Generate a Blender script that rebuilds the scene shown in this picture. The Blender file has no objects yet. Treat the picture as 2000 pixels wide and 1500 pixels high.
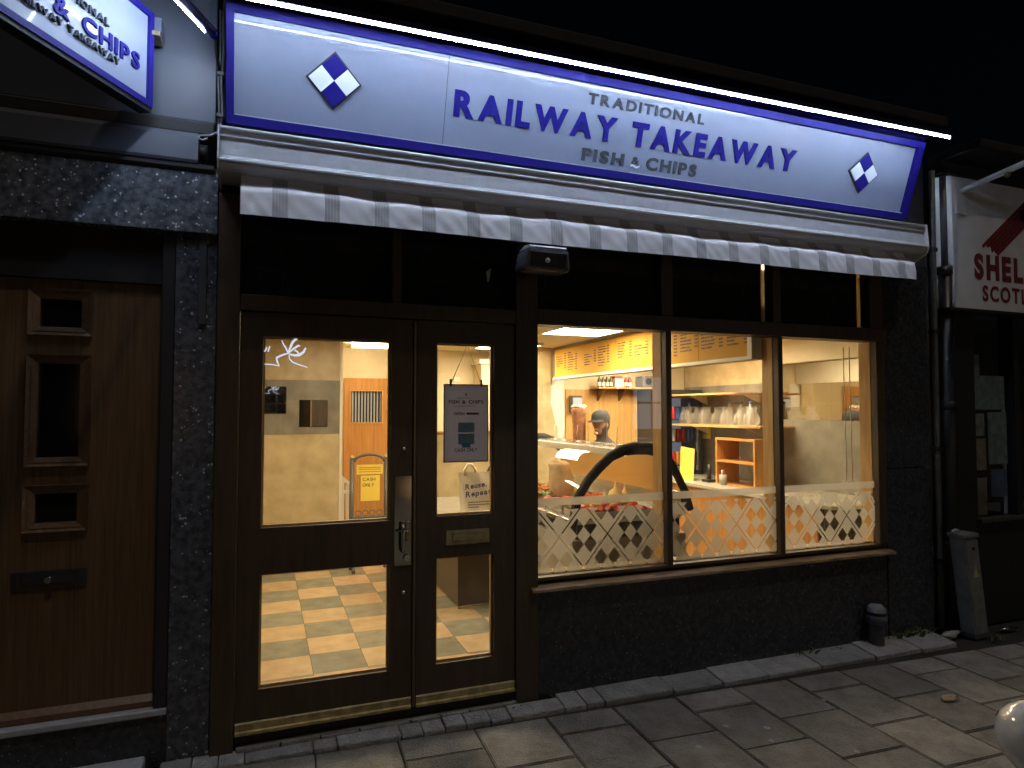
import bpy, bmesh, math, random
from mathutils import Vector, Matrix
random.seed(7)
R = math.radians
scene = bpy.context.scene
C = scene.collection

# ------------------------------------------------------------------ camera
cd = bpy.data.cameras.new('camera'); cam = bpy.data.objects.new('camera', cd); C.objects.link(cam)
cd.sensor_fit = 'HORIZONTAL'; cd.sensor_width = 36.0; cd.lens = 22.926
cd.clip_start = 0.05; cd.clip_end = 3000
rot = Matrix(((0.934630005, -0.0139497016, -0.355347941),
              (-0.355621644, -0.0366620251, -0.933910671),
              (0.0, 0.999230355, -0.0392262445)))
cam.matrix_world = Matrix.Translation((0, -3.355, 1.6)) @ rot.to_4x4()
scene.camera = cam

# ------------------------------------------------------------------ night sky and the high street lamp glow (as one weak sun)
SUN_DIR = Vector((-0.10, 0.42, -1.0)).normalized()      # direction the light travels
w = bpy.data.worlds.new('World'); scene.world = w; w.use_nodes = True
nt = w.node_tree; bg = nt.nodes['Background']
sky = nt.nodes.new('ShaderNodeTexSky'); sky.sky_type = 'NISHITA'; sky.sun_disc = False
sky.sun_elevation = math.asin(-SUN_DIR.z)
sky.sun_rotation = math.atan2(-SUN_DIR.x, -SUN_DIR.y)
nt.links.new(sky.outputs[0], bg.inputs[0]); bg.inputs[1].default_value = 0.00035
sd = bpy.data.lights.new('sun', 'SUN'); sun = bpy.data.objects.new('sun', sd); C.objects.link(sun)
sd.energy = 0.32; sd.angle = R(1.5); sd.color = (1.0, 0.86, 0.70)
sun.rotation_euler = SUN_DIR.to_track_quat('-Z', 'Y').to_euler()
vs = scene.view_settings
vs.view_transform = 'Standard'; vs.look = 'None'; vs.exposure = 0.0; vs.gamma = 1.0; vs.use_curve_mapping = False
scene.render.engine = 'CYCLES'
cy = scene.cycles
cy.max_bounces = 10; cy.diffuse_bounces = 5; cy.glossy_bounces = 4; cy.transparent_max_bounces = 24; cy.transmission_bounces = 6
cy.use_denoising = True; cy.sample_clamp_indirect = 6.0; cy.caustics_reflective = False; cy.caustics_refractive = False

LED = (0.64, 0.78, 1.0)
WARM = (1.0, 0.84, 0.55)

# ------------------------------------------------------------------ materials
def lin(r, g, b):
    f = lambda c: (c/255/12.92) if c/255 <= 0.04045 else ((c/255+0.055)/1.055)**2.4
    return (f(r), f(g), f(b))
MATS = {}
def mat(name, col=(.5,.5,.5), rough=.5, metal=0., col2=None, scale=8., stretch=(1,1,1), detail=5., bump=0., bscale=None,
        coat=0., emit=0., ecol=None, spec=.5, lo=.35, hi=.65, trans=0., nrough=.5):
    m = bpy.data.materials.new(name); m.use_nodes = True; MATS[name] = m
    t = m.node_tree; p = t.nodes['Principled BSDF']
    p.inputs['Base Color'].default_value = (*col, 1); p.inputs['Roughness'].default_value = rough
    p.inputs['Metallic'].default_value = metal; p.inputs['Coat Weight'].default_value = coat
    p.inputs['Coat Roughness'].default_value = .035
    p.inputs['Specular IOR Level'].default_value = spec; p.inputs['Transmission Weight'].default_value = trans
    if emit:
        p.inputs['Emission Color'].default_value = (*(ecol or col), 1); p.inputs['Emission Strength'].default_value = emit
    if col2 or bump:
        tc = t.nodes.new('ShaderNodeTexCoord'); mp = t.nodes.new('ShaderNodeMapping'); mp.inputs['Scale'].default_value = stretch
        geo = t.nodes.new('ShaderNodeNewGeometry')
        t.links.new(geo.outputs['Position'], mp.inputs['Vector'])
        n = t.nodes.new('ShaderNodeTexNoise'); n.inputs['Scale'].default_value = scale; n.inputs['Detail'].default_value = detail; n.inputs['Roughness'].default_value = nrough
        t.links.new(mp.outputs[0], n.inputs['Vector'])
        if col2:
            r = t.nodes.new('ShaderNodeValToRGB'); r.color_ramp.elements[0].position = lo; r.color_ramp.elements[1].position = hi
            r.color_ramp.elements[0].color = (*col, 1); r.color_ramp.elements[1].color = (*col2, 1)
            t.links.new(n.outputs['Fac'], r.inputs[0]); t.links.new(r.outputs[0], p.inputs['Base Color'])
        if bump:
            n2 = n
            if bscale:
                n2 = t.nodes.new('ShaderNodeTexNoise'); n2.inputs['Scale'].default_value = bscale; n2.inputs['Detail'].default_value = 4
                t.links.new(mp.outputs[0], n2.inputs['Vector'])
            b = t.nodes.new('ShaderNodeBump'); b.inputs['Strength'].default_value = bump; b.inputs['Distance'].default_value = .01
            t.links.new(n2.outputs['Fac'], b.inputs['Height']); t.links.new(b.outputs[0], p.inputs['Normal'])
    return m

def per_object_tint(m, amt=.25):
    """small brightness difference from piece to piece"""
    t = m.node_tree; p = t.nodes['Principled BSDF']
    oi = t.nodes.new('ShaderNodeObjectInfo'); mr = t.nodes.new('ShaderNodeMapRange')
    mr.inputs['To Min'].default_value = 1-amt; mr.inputs['To Max'].default_value = 1+amt
    t.links.new(oi.outputs['Random'], mr.inputs[0])
    hs = t.nodes.new('ShaderNodeHueSaturation'); t.links.new(mr.outputs[0], hs.inputs['Value'])
    l = p.inputs['Base Color'].links
    if l: t.links.new(l[0].from_socket, hs.inputs['Color'])
    else: hs.inputs['Color'].default_value = p.inputs['Base Color'].default_value
    t.links.new(hs.outputs[0], p.inputs['Base Color'])
    return m

def glass_mat(name, tint=(1,1,1), refl=1.0, ior=1.5):
    m = bpy.data.materials.new(name); m.use_nodes = True; MATS[name] = m
    t = m.node_tree; t.nodes.remove(t.nodes['Principled BSDF']); out = t.nodes['Material Output']
    a0 = t.nodes.new('ShaderNodeBsdfTransparent'); a0.inputs[0].default_value = (*tint, 1)
    gm_ = t.nodes.new('ShaderNodeBsdfTranslucent'); gm_.inputs[0].default_value = (.8,.8,.8,1); gd = t.nodes.new('ShaderNodeBsdfDiffuse'); gd.inputs[0].default_value = (.7,.7,.7,1)
    ga = t.nodes.new('ShaderNodeMixShader'); ga.inputs[0].default_value = .5; t.links.new(gm_.outputs[0], ga.inputs[1]); t.links.new(gd.outputs[0], ga.inputs[2])
    gg = t.nodes.new('ShaderNodeNewGeometry'); gp = t.nodes.new('ShaderNodeMapping'); gp.inputs['Scale'].default_value = (1.3,1.3,.5); t.links.new(gg.outputs['Position'], gp.inputs[0])
    gn = t.nodes.new('ShaderNodeTexNoise'); gn.inputs['Scale'].default_value = 6; gn.inputs['Detail'].default_value = 9; gn.inputs['Roughness'].default_value = .7; t.links.new(gp.outputs[0], gn.inputs[0])
    gr = t.nodes.new('ShaderNodeMapRange'); gr.inputs['From Min'].default_value = .42; gr.inputs['From Max'].default_value = .8; gr.inputs['To Max'].default_value = .028; t.links.new(gn.outputs['Fac'], gr.inputs[0])
    a = t.nodes.new('ShaderNodeMixShader'); t.links.new(gr.outputs[0], a.inputs[0]); t.links.new(a0.outputs[0], a.inputs[1]); t.links.new(ga.outputs[0], a.inputs[2])
    g = t.nodes.new('ShaderNodeBsdfGlossy'); g.inputs['Roughness'].default_value = .0
    f = t.nodes.new('ShaderNodeFresnel'); f.inputs[0].default_value = ior
    geo = t.nodes.new('ShaderNodeNewGeometry'); mu = t.nodes.new('ShaderNodeMath'); mu.operation = 'MULTIPLY_ADD'   # no false inner reflection on back faces
    mu.inputs[1].default_value = -1.0; t.links.new(geo.outputs['Backfacing'], mu.inputs[0]); mu.inputs[2].default_value = 1.0
    m2 = t.nodes.new('ShaderNodeMath'); m2.operation = 'MULTIPLY'; t.links.new(f.outputs[0], m2.inputs[0]); t.links.new(mu.outputs[0], m2.inputs[1])
    mx = t.nodes.new('ShaderNodeMixShader'); t.links.new(m2.outputs[0], mx.inputs[0])
    t.links.new(a.outputs[0], mx.inputs[1]); t.links.new(g.outputs[0], mx.inputs[2]); t.links.new(mx.outputs[0], out.inputs[0])
    return m
def film_mat(name, col, clear):
    m = bpy.data.materials.new(name); m.use_nodes = True; MATS[name] = m
    t = m.node_tree; t.nodes.remove(t.nodes['Principled BSDF']); out = t.nodes['Material Output']
    a = t.nodes.new('ShaderNodeBsdfTransparent')
    d = t.nodes.new('ShaderNodeBsdfDiffuse'); d.inputs[0].default_value = (*col, 1)
    l = t.nodes.new('ShaderNodeBsdfTranslucent'); l.inputs[0].default_value = (*col, 1)
    m1 = t.nodes.new('ShaderNodeMixShader'); m1.inputs[0].default_value = .72
    t.links.new(d.outputs[0], m1.inputs[1]); t.links.new(l.outputs[0], m1.inputs[2])
    m2 = t.nodes.new('ShaderNodeMixShader'); m2.inputs[0].default_value = clear
    t.links.new(m1.outputs[0], m2.inputs[1]); t.links.new(a.outputs[0], m2.inputs[2]); t.links.new(m2.outputs[0], out.inputs[0])
    return m
def emit_mat(name, col, strength, dots=None):
    m = bpy.data.materials.new(name); m.use_nodes = True; MATS[name] = m
    t = m.node_tree; t.nodes.remove(t.nodes['Principled BSDF']); out = t.nodes['Material Output']
    e = t.nodes.new('ShaderNodeEmission'); e.inputs[0].default_value = (*col, 1); e.inputs[1].default_value = strength
    if dots:   # separate diodes along x
        g = t.nodes.new('ShaderNodeNewGeometry'); s = t.nodes.new('ShaderNodeSeparateXYZ'); t.links.new(g.outputs['Position'], s.inputs[0])
        a = t.nodes.new('ShaderNodeMath'); a.operation = 'DIVIDE'; a.inputs[1].default_value = dots; t.links.new(s.outputs[0], a.inputs[0])
        b = t.nodes.new('ShaderNodeMath'); b.operation = 'FRACT'; t.links.new(a.outputs[0], b.inputs[0])
        c = t.nodes.new('ShaderNodeMath'); c.operation = 'LESS_THAN'; c.inputs[1].default_value = .5; t.links.new(b.outputs[0], c.inputs[0])
        d = t.nodes.new('ShaderNodeMath'); d.operation = 'MULTIPLY_ADD'; d.inputs[1].default_value = strength*1.5; d.inputs[2].default_value = strength*.25
        t.links.new(c.outputs[0], d.inputs[0]); t.links.new(d.outputs[0], e.inputs[1])
    t.links.new(e.outputs[0], out.inputs[0]); return m
def granite(name, base, base2, fleck, amount, scale, rough=.25):
    m = mat(name, base, rough, col2=base2, scale=38, detail=8, spec=.5)
    t = m.node_tree; p = t.nodes['Principled BSDF']; src = p.inputs['Base Color'].links[0].from_socket
    geo = t.nodes.new('ShaderNodeNewGeometry')
    wn = t.nodes.new('ShaderNodeTexNoise'); wn.inputs['Scale'].default_value = 30; t.links.new(geo.outputs['Position'], wn.inputs['Vector'])
    ad = t.nodes.new('ShaderNodeMixRGB'); ad.blend_type = 'ADD'; ad.inputs[0].default_value = .02
    t.links.new(geo.outputs['Position'], ad.inputs[1]); t.links.new(wn.outputs['Color'], ad.inputs[2])
    v = t.nodes.new('ShaderNodeTexVoronoi'); v.inputs['Scale'].default_value = scale; t.links.new(ad.outputs[0], v.inputs['Vector'])
    sep = t.nodes.new('ShaderNodeSeparateColor'); t.links.new(v.outputs['Color'], sep.inputs[0])
    gt = t.nodes.new('ShaderNodeMath'); gt.operation = 'GREATER_THAN'; gt.inputs[1].default_value = 1-amount; t.links.new(sep.outputs[0], gt.inputs[0])
    sz = t.nodes.new('ShaderNodeMapRange'); sz.inputs['From Min'].default_value = 0; sz.inputs['From Max'].default_value = 1
    sz.inputs['To Min'].default_value = .15; sz.inputs['To Max'].default_value = .5; t.links.new(sep.outputs[1], sz.inputs[0])
    lt = t.nodes.new('ShaderNodeMath'); lt.operation = 'LESS_THAN'; t.links.new(v.outputs['Distance'], lt.inputs[0]); t.links.new(sz.outputs[0], lt.inputs[1])
    mu = t.nodes.new('ShaderNodeMath'); mu.operation = 'MULTIPLY'; t.links.new(gt.outputs[0], mu.inputs[0]); t.links.new(lt.outputs[0], mu.inputs[1])
    mx = t.nodes.new('ShaderNodeMixRGB'); mx.inputs[2].default_value = (*fleck, 1)
    t.links.new(mu.outputs[0], mx.inputs[0]); t.links.new(src, mx.inputs[1]); t.links.new(mx.outputs[0], p.inputs['Base Color'])
    return m
def stripes_mat(name, c1, c2, x0, period, width):
    m = mat(name, c1, .9); t = m.node_tree; p = t.nodes['Principled BSDF']
    tc = t.nodes.new('ShaderNodeUVMap'); s = t.nodes.new('ShaderNodeSeparateXYZ'); t.links.new(tc.outputs[0], s.inputs[0])
    def math_(op, a, b=None):
        n = t.nodes.new('ShaderNodeMath'); n.operation = op
        for i, v in enumerate((a, b)):
            if v is None: continue
            if isinstance(v, (int, float)): n.inputs[i].default_value = v
            else: t.links.new(v, n.inputs[i])
        return n.outputs[0]
    fr = math_('FRACT', math_('DIVIDE', math_('SUBTRACT', s.outputs[0], x0), period))
    wide = math_('LESS_THAN', fr, width/period)
    fine = math_('LESS_THAN', math_('FRACT', math_('MULTIPLY', fr, 5*period/width)), .72)
    edge = math_('GREATER_THAN', math_('ABSOLUTE', math_('SUBTRACT', fr, width/period+.03)), .018)
    nz = t.nodes.new('ShaderNodeTexNoise'); nz.inputs['Scale'].default_value = 14; t.links.new(tc.outputs[0], nz.inputs['Vector'])
    mx = t.nodes.new('ShaderNodeMixRGB'); mx.inputs[1].default_value = (*c1, 1); mx.inputs[2].default_value = (*c2, 1)
    t.links.new(math_('MULTIPLY', wide, math_('ADD', math_('MULTIPLY', fine, .3), .7)), mx.inputs[0])
    m3 = t.nodes.new('ShaderNodeMixRGB'); m3.blend_type = 'MULTIPLY'; m3.inputs[0].default_value = .10
    t.links.new(mx.outputs[0], m3.inputs[1]); t.links.new(nz.outputs['Fac'], m3.inputs[2])
    t.links.new(m3.outputs[0], p.inputs['Base Color'])
    return m

black_wood = mat('dark_brown_paint', (.050,.031,.018), .40, col2=(.072,.045,.026), scale=6, stretch=(6,6,.6), bump=.08)
pine = mat('varnished_pine', (.62,.40,.17), .35, col2=(.50,.29,.11), scale=5, stretch=(8,8,.7), bump=.05)
sill_wood = mat('weathered_sill_wood', (.42,.29,.16), .35, col2=(.20,.125,.065), scale=9, stretch=(1,8,8), bump=.1)
glass = glass_mat('clear_glass')
dim_glass = glass_mat('dark_tinted_glass', (.85,.86,.88))
film = film_mat('frosted_film', (.40,.38,.34), .20)
gran_sparkle = granite('speckled_granite', (.060,.066,.080), (.17,.185,.215), (.62,.66,.74), .14, 85, .25)
gran_pier = granite('pier_granite', (.040,.044,.056), (.105,.115,.140), (.42,.45,.52), .11, 85, .22)  # the pier's weaker light put into a darker copy of the granite
gran_dark = granite('dark_granite', (.022,.024,.029), (.048,.052,.060), (.16,.17,.19), .06, 110, .25)
sign_white = mat('sign_panel_white', (.255,.292,.395), .38, coat=.45, col2=(.275,.312,.412), scale=2.5, detail=8)
blue = mat('royal_blue', (.010,.006,.20), .6, spec=.2)
blue_trim = mat('blue_trim', (.014,.009,.20), .55, spec=.25)
grey_letter = mat('grey_letter', (.075,.080,.092), .8, spec=.1)
white_gloss = mat('white_gloss', (.85,.87,.9), .3, coat=.3)
grey_alu = mat('silver_paint', (.60,.60,.62), .38, metal=.0, col2=(.54,.54,.56), scale=20, coat=.25)
dark_void = mat('black_paint', (.010,.010,.011), .6)
steel = mat('stainless_steel', (.62,.61,.58), .25, metal=1.0)
chrome = mat('polished_steel', (.75,.74,.70), .08, metal=1.0)
brass = mat('brass', (.66,.56,.32), .45, metal=1.0, col2=(.40,.33,.17), scale=25)
dull_brass = mat('dull_brass_plate', (.42,.37,.22), .42, metal=.9, col2=(.30,.27,.16), scale=30)
black_plastic = mat('black_plastic', (.012,.012,.013), .4)
black_rubber = mat('black_foam', (.010,.010,.010), .75, col2=(.022,.021,.02), scale=30)
led_mat = emit_mat('led_strip', LED, 185, dots=.022)
led_small = emit_mat('led_strip_small', LED, 150)
panel_light = emit_mat('ceiling_light_diffuser', WARM, 37)
case_light = emit_mat('cabinet_lamp', (1.0,.66,.30), 9.0)
tile_o = per_object_tint(mat('orange_vinyl_tile', (.47,.315,.165), .36, col2=(.60,.45,.275), scale=9, detail=8, lo=.3, hi=.7), .10)
tile_g = per_object_tint(mat('green_grey_vinyl_tile', (.185,.18,.135), .36, col2=(.33,.315,.24), scale=9, detail=8, lo=.3, hi=.75), .12)
grout = mat('dark_joint', (.11,.09,.06), .7)
wall_tan = mat('mottled_tan_laminate', (.44,.34,.185), .38, col2=(.60,.49,.29), scale=7, detail=7, lo=.3, hi=.72)
wall_grey = mat('mottled_grey_laminate', (.165,.148,.115), .38, col2=(.285,.26,.21), scale=6, detail=7, lo=.3, hi=.75)
wall_cream = mat('cream_paint', (.68,.57,.36), .65, col2=(.74,.63,.42), scale=3)
ceil_mat = mat('ceiling_paint', (.72,.63,.45), .7)
white_paint = mat('white_paint', (.78,.74,.64), .5)
oak = mat('oak_veneer', (.44,.19,.045), .38, col2=(.56,.28,.085), scale=4, stretch=(14,14,.7), detail=6, lo=.3, hi=.7)
oak_light = mat('light_oak_panel', (.50,.27,.08), .4, col2=(.62,.37,.14), scale=4, stretch=(10,10,.8), detail=6)
walnut = mat('brown_door_grain', (.140,.080,.040), .42, col2=(.090,.048,.022), scale=5, stretch=(16,16,.6), detail=7, bump=.06)
walnut_trim = mat('brown_door_moulding', (.16,.088,.042), .4, col2=(.11,.058,.026), scale=6, stretch=(8,8,8))
menu_y = mat('menu_yellow', (.56,.30,.048), .6, col2=(.60,.335,.065), scale=2, spec=.08)
ink = mat('dark_print', (.05,.035,.02), .6)
note_y = mat('yellow_card', (.90,.66,.10), .6)
mirror = mat('mirror_glass', (.80,.80,.78), .02, metal=1.0)
old_mirror = mat('smoked_wall_mirror', (.42,.38,.31), .03, metal=1.0)
slab_mat = per_object_tint(mat('paving_stone', (.120,.110,.096), .55, col2=(.36,.338,.305), scale=5, detail=14, lo=.30, hi=.72, nrough=.74, bump=1.0, bscale=90), .30)
sett_mat = per_object_tint(mat('granite_sett', (.20,.197,.19), .7, col2=(.35,.345,.335), scale=9, detail=12, nrough=.72, bump=1.0, bscale=60), .25)
joint = mat('joint_dirt', (.030,.027,.022), .9)
tarmac = mat('tarmac', (.035,.035,.036), .85, col2=(.055,.055,.055), scale=60, bump=.5)
grey_fascia = mat('grey_fascia_paint', (.070,.080,.108), .5)
render_dark = mat('dark_render', (.016,.016,.019), .85, col2=(.026,.026,.03), scale=12, bump=.5)
pale_stone = mat('pale_step_paint', (.42,.43,.46), .6, col2=(.34,.35,.37), scale=20)
pillar_grey = mat('grey_street_cabinet', (.20,.205,.20), .6, col2=(.14,.145,.14), scale=14, bump=.15)
pipe_grey = mat('grey_pipe', (.11,.105,.10), .5, col2=(.07,.068,.064), scale=20)
fabric = stripes_mat('striped_awning_fabric', (.84,.84,.87), (.47,.475,.49), .02316, .2297, .068)
red_paint = mat('red_paint', (.20,.018,.022), .6, col2=(.14,.013,.018), scale=30)
off_white_sign = mat('off_white_sign', (.72,.73,.75), .55, col2=(.62,.63,.64), scale=6)
weed_mat = mat('weed_green', (.06,.10,.025), .7, col2=(.10,.14,.04), scale=40)
litter_w = mat('white_litter', (.6,.6,.6), .4)
skin_mat = mat('skin', (.50,.27,.18), .5)
cap_mat = mat('grey_cap_cloth', (.035,.04,.05), .85, col2=(.05,.055,.065), scale=60)
jacket_mat = mat('dark_work_shirt', (.03,.03,.035), .85)
meat_mat = mat('roast_meat', (.20,.070,.03), .55, col2=(.38,.17,.08), scale=22, bump=.8)
car_white = mat('car_white_paint', (.70,.69,.66), .25, coat=1.0)
tyre_mat = mat('tyre', (.015,.015,.015), .8)
fridge_in = mat('fridge_interior', (.6,.65,.7), .4, emit=.15, ecol=(.70,.85,1.0))  # faint emission put into the back panel for the fridge's glow
water_mat = glass_mat('jar_glass', (.93,.95,.92), ior=1.6)

# ------------------------------------------------------------------ mesh helpers
class MB:
    def __init__(s): s.v = []; s.f = []; s.sm = []
    def add(s, vs, fs, smooth=False):
        o = len(s.v); s.v += [Vector(v) for v in vs]; s.f += [tuple(i+o for i in f) for f in fs]; s.sm += [smooth]*len(fs); return s
    def box(s, x0, x1, y0, y1, z0, z1, b=0.0):
        if b <= 0:
            return s.add([(x0,y0,z0),(x1,y0,z0),(x1,y1,z0),(x0,y1,z0),(x0,y0,z1),(x1,y0,z1),(x1,y1,z1),(x0,y1,z1)],
                  [(0,3,2,1),(4,5,6,7),(0,1,5,4),(1,2,6,5),(2,3,7,6),(3,0,4,7)])
        bm = bmesh.new(); bmesh.ops.create_cube(bm, size=1)
        for v in bm.verts: v.co = Vector((x0+(v.co.x+.5)*(x1-x0), y0+(v.co.y+.5)*(y1-y0), z0+(v.co.z+.5)*(z1-z0)))
        bmesh.ops.bevel(bm, geom=bm.edges[:], offset=b, segments=2, affect='EDGES', profile=.5)
        bm.verts.index_update(); s.add([v.co.copy() for v in bm.verts], [tuple(v.index for v in f.verts) for f in bm.faces]); bm.free(); return s
    def prism(s, prof, axis, a0, a1, smooth=False):
        """closed profile extruded along an axis; prof = pairs in the other two axes (order y,z / x,z / x,y)"""
        def pt(p, a): return {'x': (a, p[0], p[1]), 'y': (p[0], a, p[1]), 'z': (p[0], p[1], a)}[axis]
        n = len(prof); vs = [pt(p, a0) for p in prof]+[pt(p, a1) for p in prof]
        s.add(vs, [(i, (i+1) % n, n+(i+1) % n, n+i) for i in range(n)], smooth)
        return s.add(vs, [tuple(range(n))[::-1], tuple(range(n, 2*n))])
    def tube(s, pts, r, seg=10, caps=True):
        pts = [Vector(p) for p in pts]; rr = r if isinstance(r, (list, tuple)) else [r]*len(pts)
        rings = []; up = None
        for i, p in enumerate(pts):
            d = (pts[min(i+1, len(pts)-1)]-pts[max(i-1, 0)]).normalized()
            if up is None: up = d.orthogonal().normalized()
            up = (up-d*up.dot(d)).normalized(); sd_ = d.cross(up)
            rings.append([p+(up*math.cos(2*math.pi*k/seg)+sd_*math.sin(2*math.pi*k/seg))*rr[i] for k in range(seg)])
        vs = [v for q in rings for v in q]
        fs = [(i*seg+k, i*seg+(k+1) % seg, (i+1)*seg+(k+1) % seg, (i+1)*seg+k) for i in range(len(pts)-1) for k in range(seg)]
        s.add(vs, fs, True)
        if caps: s.add(rings[0], [tuple(range(seg))[::-1]]); s.add(rings[-1], [tuple(range(seg))])
        return s
    def lathe(s, c, prof, seg=16, smooth=True):
        """prof = (radius, z) pairs about the vertical through c"""
        c = Vector(c); n = len(prof)
        vs = [c+Vector((r*math.cos(2*math.pi*k/seg), r*math.sin(2*math.pi*k/seg), z)) for r, z in prof for k in range(seg)]
        return s.add(vs, [(i*seg+k, i*seg+(k+1) % seg, (i+1)*seg+(k+1) % seg, (i+1)*seg+k) for i in range(n-1) for k in range(seg)], smooth)
    def ball(s, c, r, seg=12, rings=8, jit=0.):
        r = r if isinstance(r, (tuple, list)) else (r, r, r); c = Vector(c)
        vs = []
        for i in range(rings+1):
            th = math.pi*i/rings
            for k in range(seg):
                ph = 2*math.pi*k/seg; j = 1+random.uniform(-jit, jit)
                vs.append(c+Vector((r[0]*math.sin(th)*math.cos(ph)*j, r[1]*math.sin(th)*math.sin(ph)*j, r[2]*math.cos(th)*j)))
        return s.add(vs, [(i*seg+k, (i+1)*seg+k, (i+1)*seg+(k+1) % seg, i*seg+(k+1) % seg) for i in range(rings) for k in range(seg)], True)
    def quad(s, *p): return s.add(p, [tuple(range(len(p)))])
    def mesh(s, name, origin):
        me = bpy.data.meshes.new(name); o = Vector(origin)
        me.from_pydata([v-o for v in s.v], [], s.f); me.polygons.foreach_set('use_smooth', s.sm); me.update(); return me
    def build(s, name, m, parent=None, clean=False):
        lo = Vector((min(v[i] for v in s.v) for i in range(3))); hi = Vector((max(v[i] for v in s.v) for i in range(3)))
        o = (lo+hi)/2; o.z = lo.z
        me = s.mesh(name, o); me.materials.append(m)
        bm = bmesh.new(); bm.from_mesh(me); bmesh.ops.remove_doubles(bm, verts=bm.verts, dist=1e-5)
        bmesh.ops.recalc_face_normals(bm, faces=bm.faces); bm.to_mesh(me); bm.free()
        return link(name, me, o, parent)
WPOS = {}
def link(name, me, o, parent=None):
    ob = bpy.data.objects.new(name, me); C.objects.link(ob); WPOS[ob.name] = Vector(o)
    if parent: ob.parent = parent; ob.location = Vector(o)-WPOS[parent.name]
    else: ob.location = o
    return ob
def thing(name, label, cat, loc, group=None):
    o = bpy.data.objects.new(name, None); C.objects.link(o); o.location = loc; o.empty_display_size = .1; WPOS[o.name] = Vector(loc)
    return tag(o, label, cat, group)
def tag(o, label, cat, group=None):
    o['label'] = label; o['category'] = cat
    if group: o['group'] = group
    return o
def struct(o): o['kind'] = 'structure'; return o
def bx(name, x0, x1, y0, y1, z0, z1, m, parent=None, b=0.0): return MB().box(x0, x1, y0, y1, z0, z1, b).build(name, m, parent)

# text: every glyph outline from Blender's built-in font, as thin solid letters
_glyph = {}
def glyph(ch, bold=.018, depth=.0):
    k = (ch, bold)
    if k not in _glyph:
        cu = bpy.data.curves.new('t', 'FONT'); cu.body = ch; cu.size = 1.0; cu.offset = bold; cu.resolution_u = 6; cu.fill_mode = 'NONE' if False else 'BOTH'
        cu.extrude = .5
        ob = bpy.data.objects.new('t', cu); C.objects.link(ob)
        dg = bpy.context.evaluated_depsgraph_get(); me = bpy.data.meshes.new_from_object(ob.evaluated_get(dg))
        vs = [tuple(v.co) for v in me.vertices]; fs = [tuple(p.vertices) for p in me.polygons]
        bpy.data.objects.remove(ob); bpy.data.curves.remove(cu); bpy.data.meshes.remove(me)
        _glyph[k] = (vs, fs, min((v[0] for v in vs), default=0), max((v[0] for v in vs), default=.3))
    return _glyph[k]
def layout(txt, bold, gap):
    x = 0; out = []
    for ch in txt:
        if ch == ' ': x += .32+gap; continue
        vs, fs, a, b = glyph(ch, bold)
        out.append((ch, x-a)); x += (b-a)+gap
    return out, x-gap
def text(txt, origin, ux, uz, width, cap, depth, name, m, parent, bold=.018, gap=.09, split=True):
    """letters across `width` (metres), cap height `cap`, on the plane spanned by unit vectors ux, uz from origin (baseline left)"""
    origin, ux, uz = Vector(origin), Vector(ux), Vector(uz); n = ux.cross(uz)
    lay, W = layout(txt, bold, gap); sx = width/W
    _, _, _, _ = glyph('H', bold); hv = [v[1] for v in glyph('H', bold)[0]]; h0, h1 = min(hv), max(hv); sy = cap/(h1-h0)
    alls = MB()
    for ch, x in lay:
        vs, fs, a, b = glyph(ch, bold)
        P = [origin+ux*((v[0]+x)*sx)+uz*((v[1]-h0)*sy)+n*((v[2]+.5)*depth) for v in vs]
        if split: MB().add(P, fs).build(name, m, parent)
        else: alls.add(P, fs)
    if not split: return alls.build(name, m, parent)

# ================================================================== GROUND
g = MB().quad((-400,-400,-.17),(400,-400,-.17),(400,-2.3,-.17),(-400,-2.3,-.17)).build('road', tarmac); struct(g)
g = MB().quad((-400,-2.2,-.012),(400,-2.2,-.012),(400,.5,-.012),(-400,.5,-.012)).build('pavement', joint); struct(g); pav = g
g = MB().quad((-400,.5,-.02),(400,.5,-.02),(400,400,-.02),(-400,400,-.02)).build('ground', tarmac); struct(g)
for k in range(-3, 9):
    o = bx('kerb_stone', k*.9+.004, k*.9+.896, -2.32, -2.203, -.2, .004, sett_mat, pav, .012)
# paving slabs: staggered columns of 0.4 m slabs, turned a little against the shopfront
cw, sl = .383, .402; th = R(-2.6); px, py = 1.395, -.18
proto = None
def slabmesh(w_, l_):
    bm = bmesh.new(); bmesh.ops.create_cube(bm, size=1)
    for v in bm.verts: v.co = Vector((v.co.x*w_, v.co.y*l_, v.co.z*.05))
    bmesh.ops.bevel(bm, geom=[e for e in bm.edges if all(v.co.z > 0 for v in e.verts)], offset=.005, segments=2, affect='EDGES')
    me = bpy.data.meshes.new('slab'); bm.to_mesh(me); bm.free(); me.materials.append(slab_mat); return me
full = slabmesh(cw-.009, sl-.009); half = slabmesh(cw-.009, sl/2-.009)
for k in range(-7, 19):
    y = 0.0; first = True
    while y > -2.0:
        if first and k % 2: L_, me = sl, full
        elif first: L_, me = sl/2, half
        else: L_, me = sl, full
        first = False
        cx, cyy = (k+.5)*cw, y-L_/2
        X = px+cx*math.cos(th)-cyy*math.sin(th); Y = py+cx*math.sin(th)+cyy*math.cos(th)
        if Y > -2.15 and Y < -.12:
            ob = link('paving_slab', me, (X, Y, -.025+random.uniform(-.003,.003)), pav)
            ob.rotation_euler = (random.uniform(-.006,.006), random.uniform(-.006,.006), th+random.uniform(-.004,.004))
        y -= L_
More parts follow.
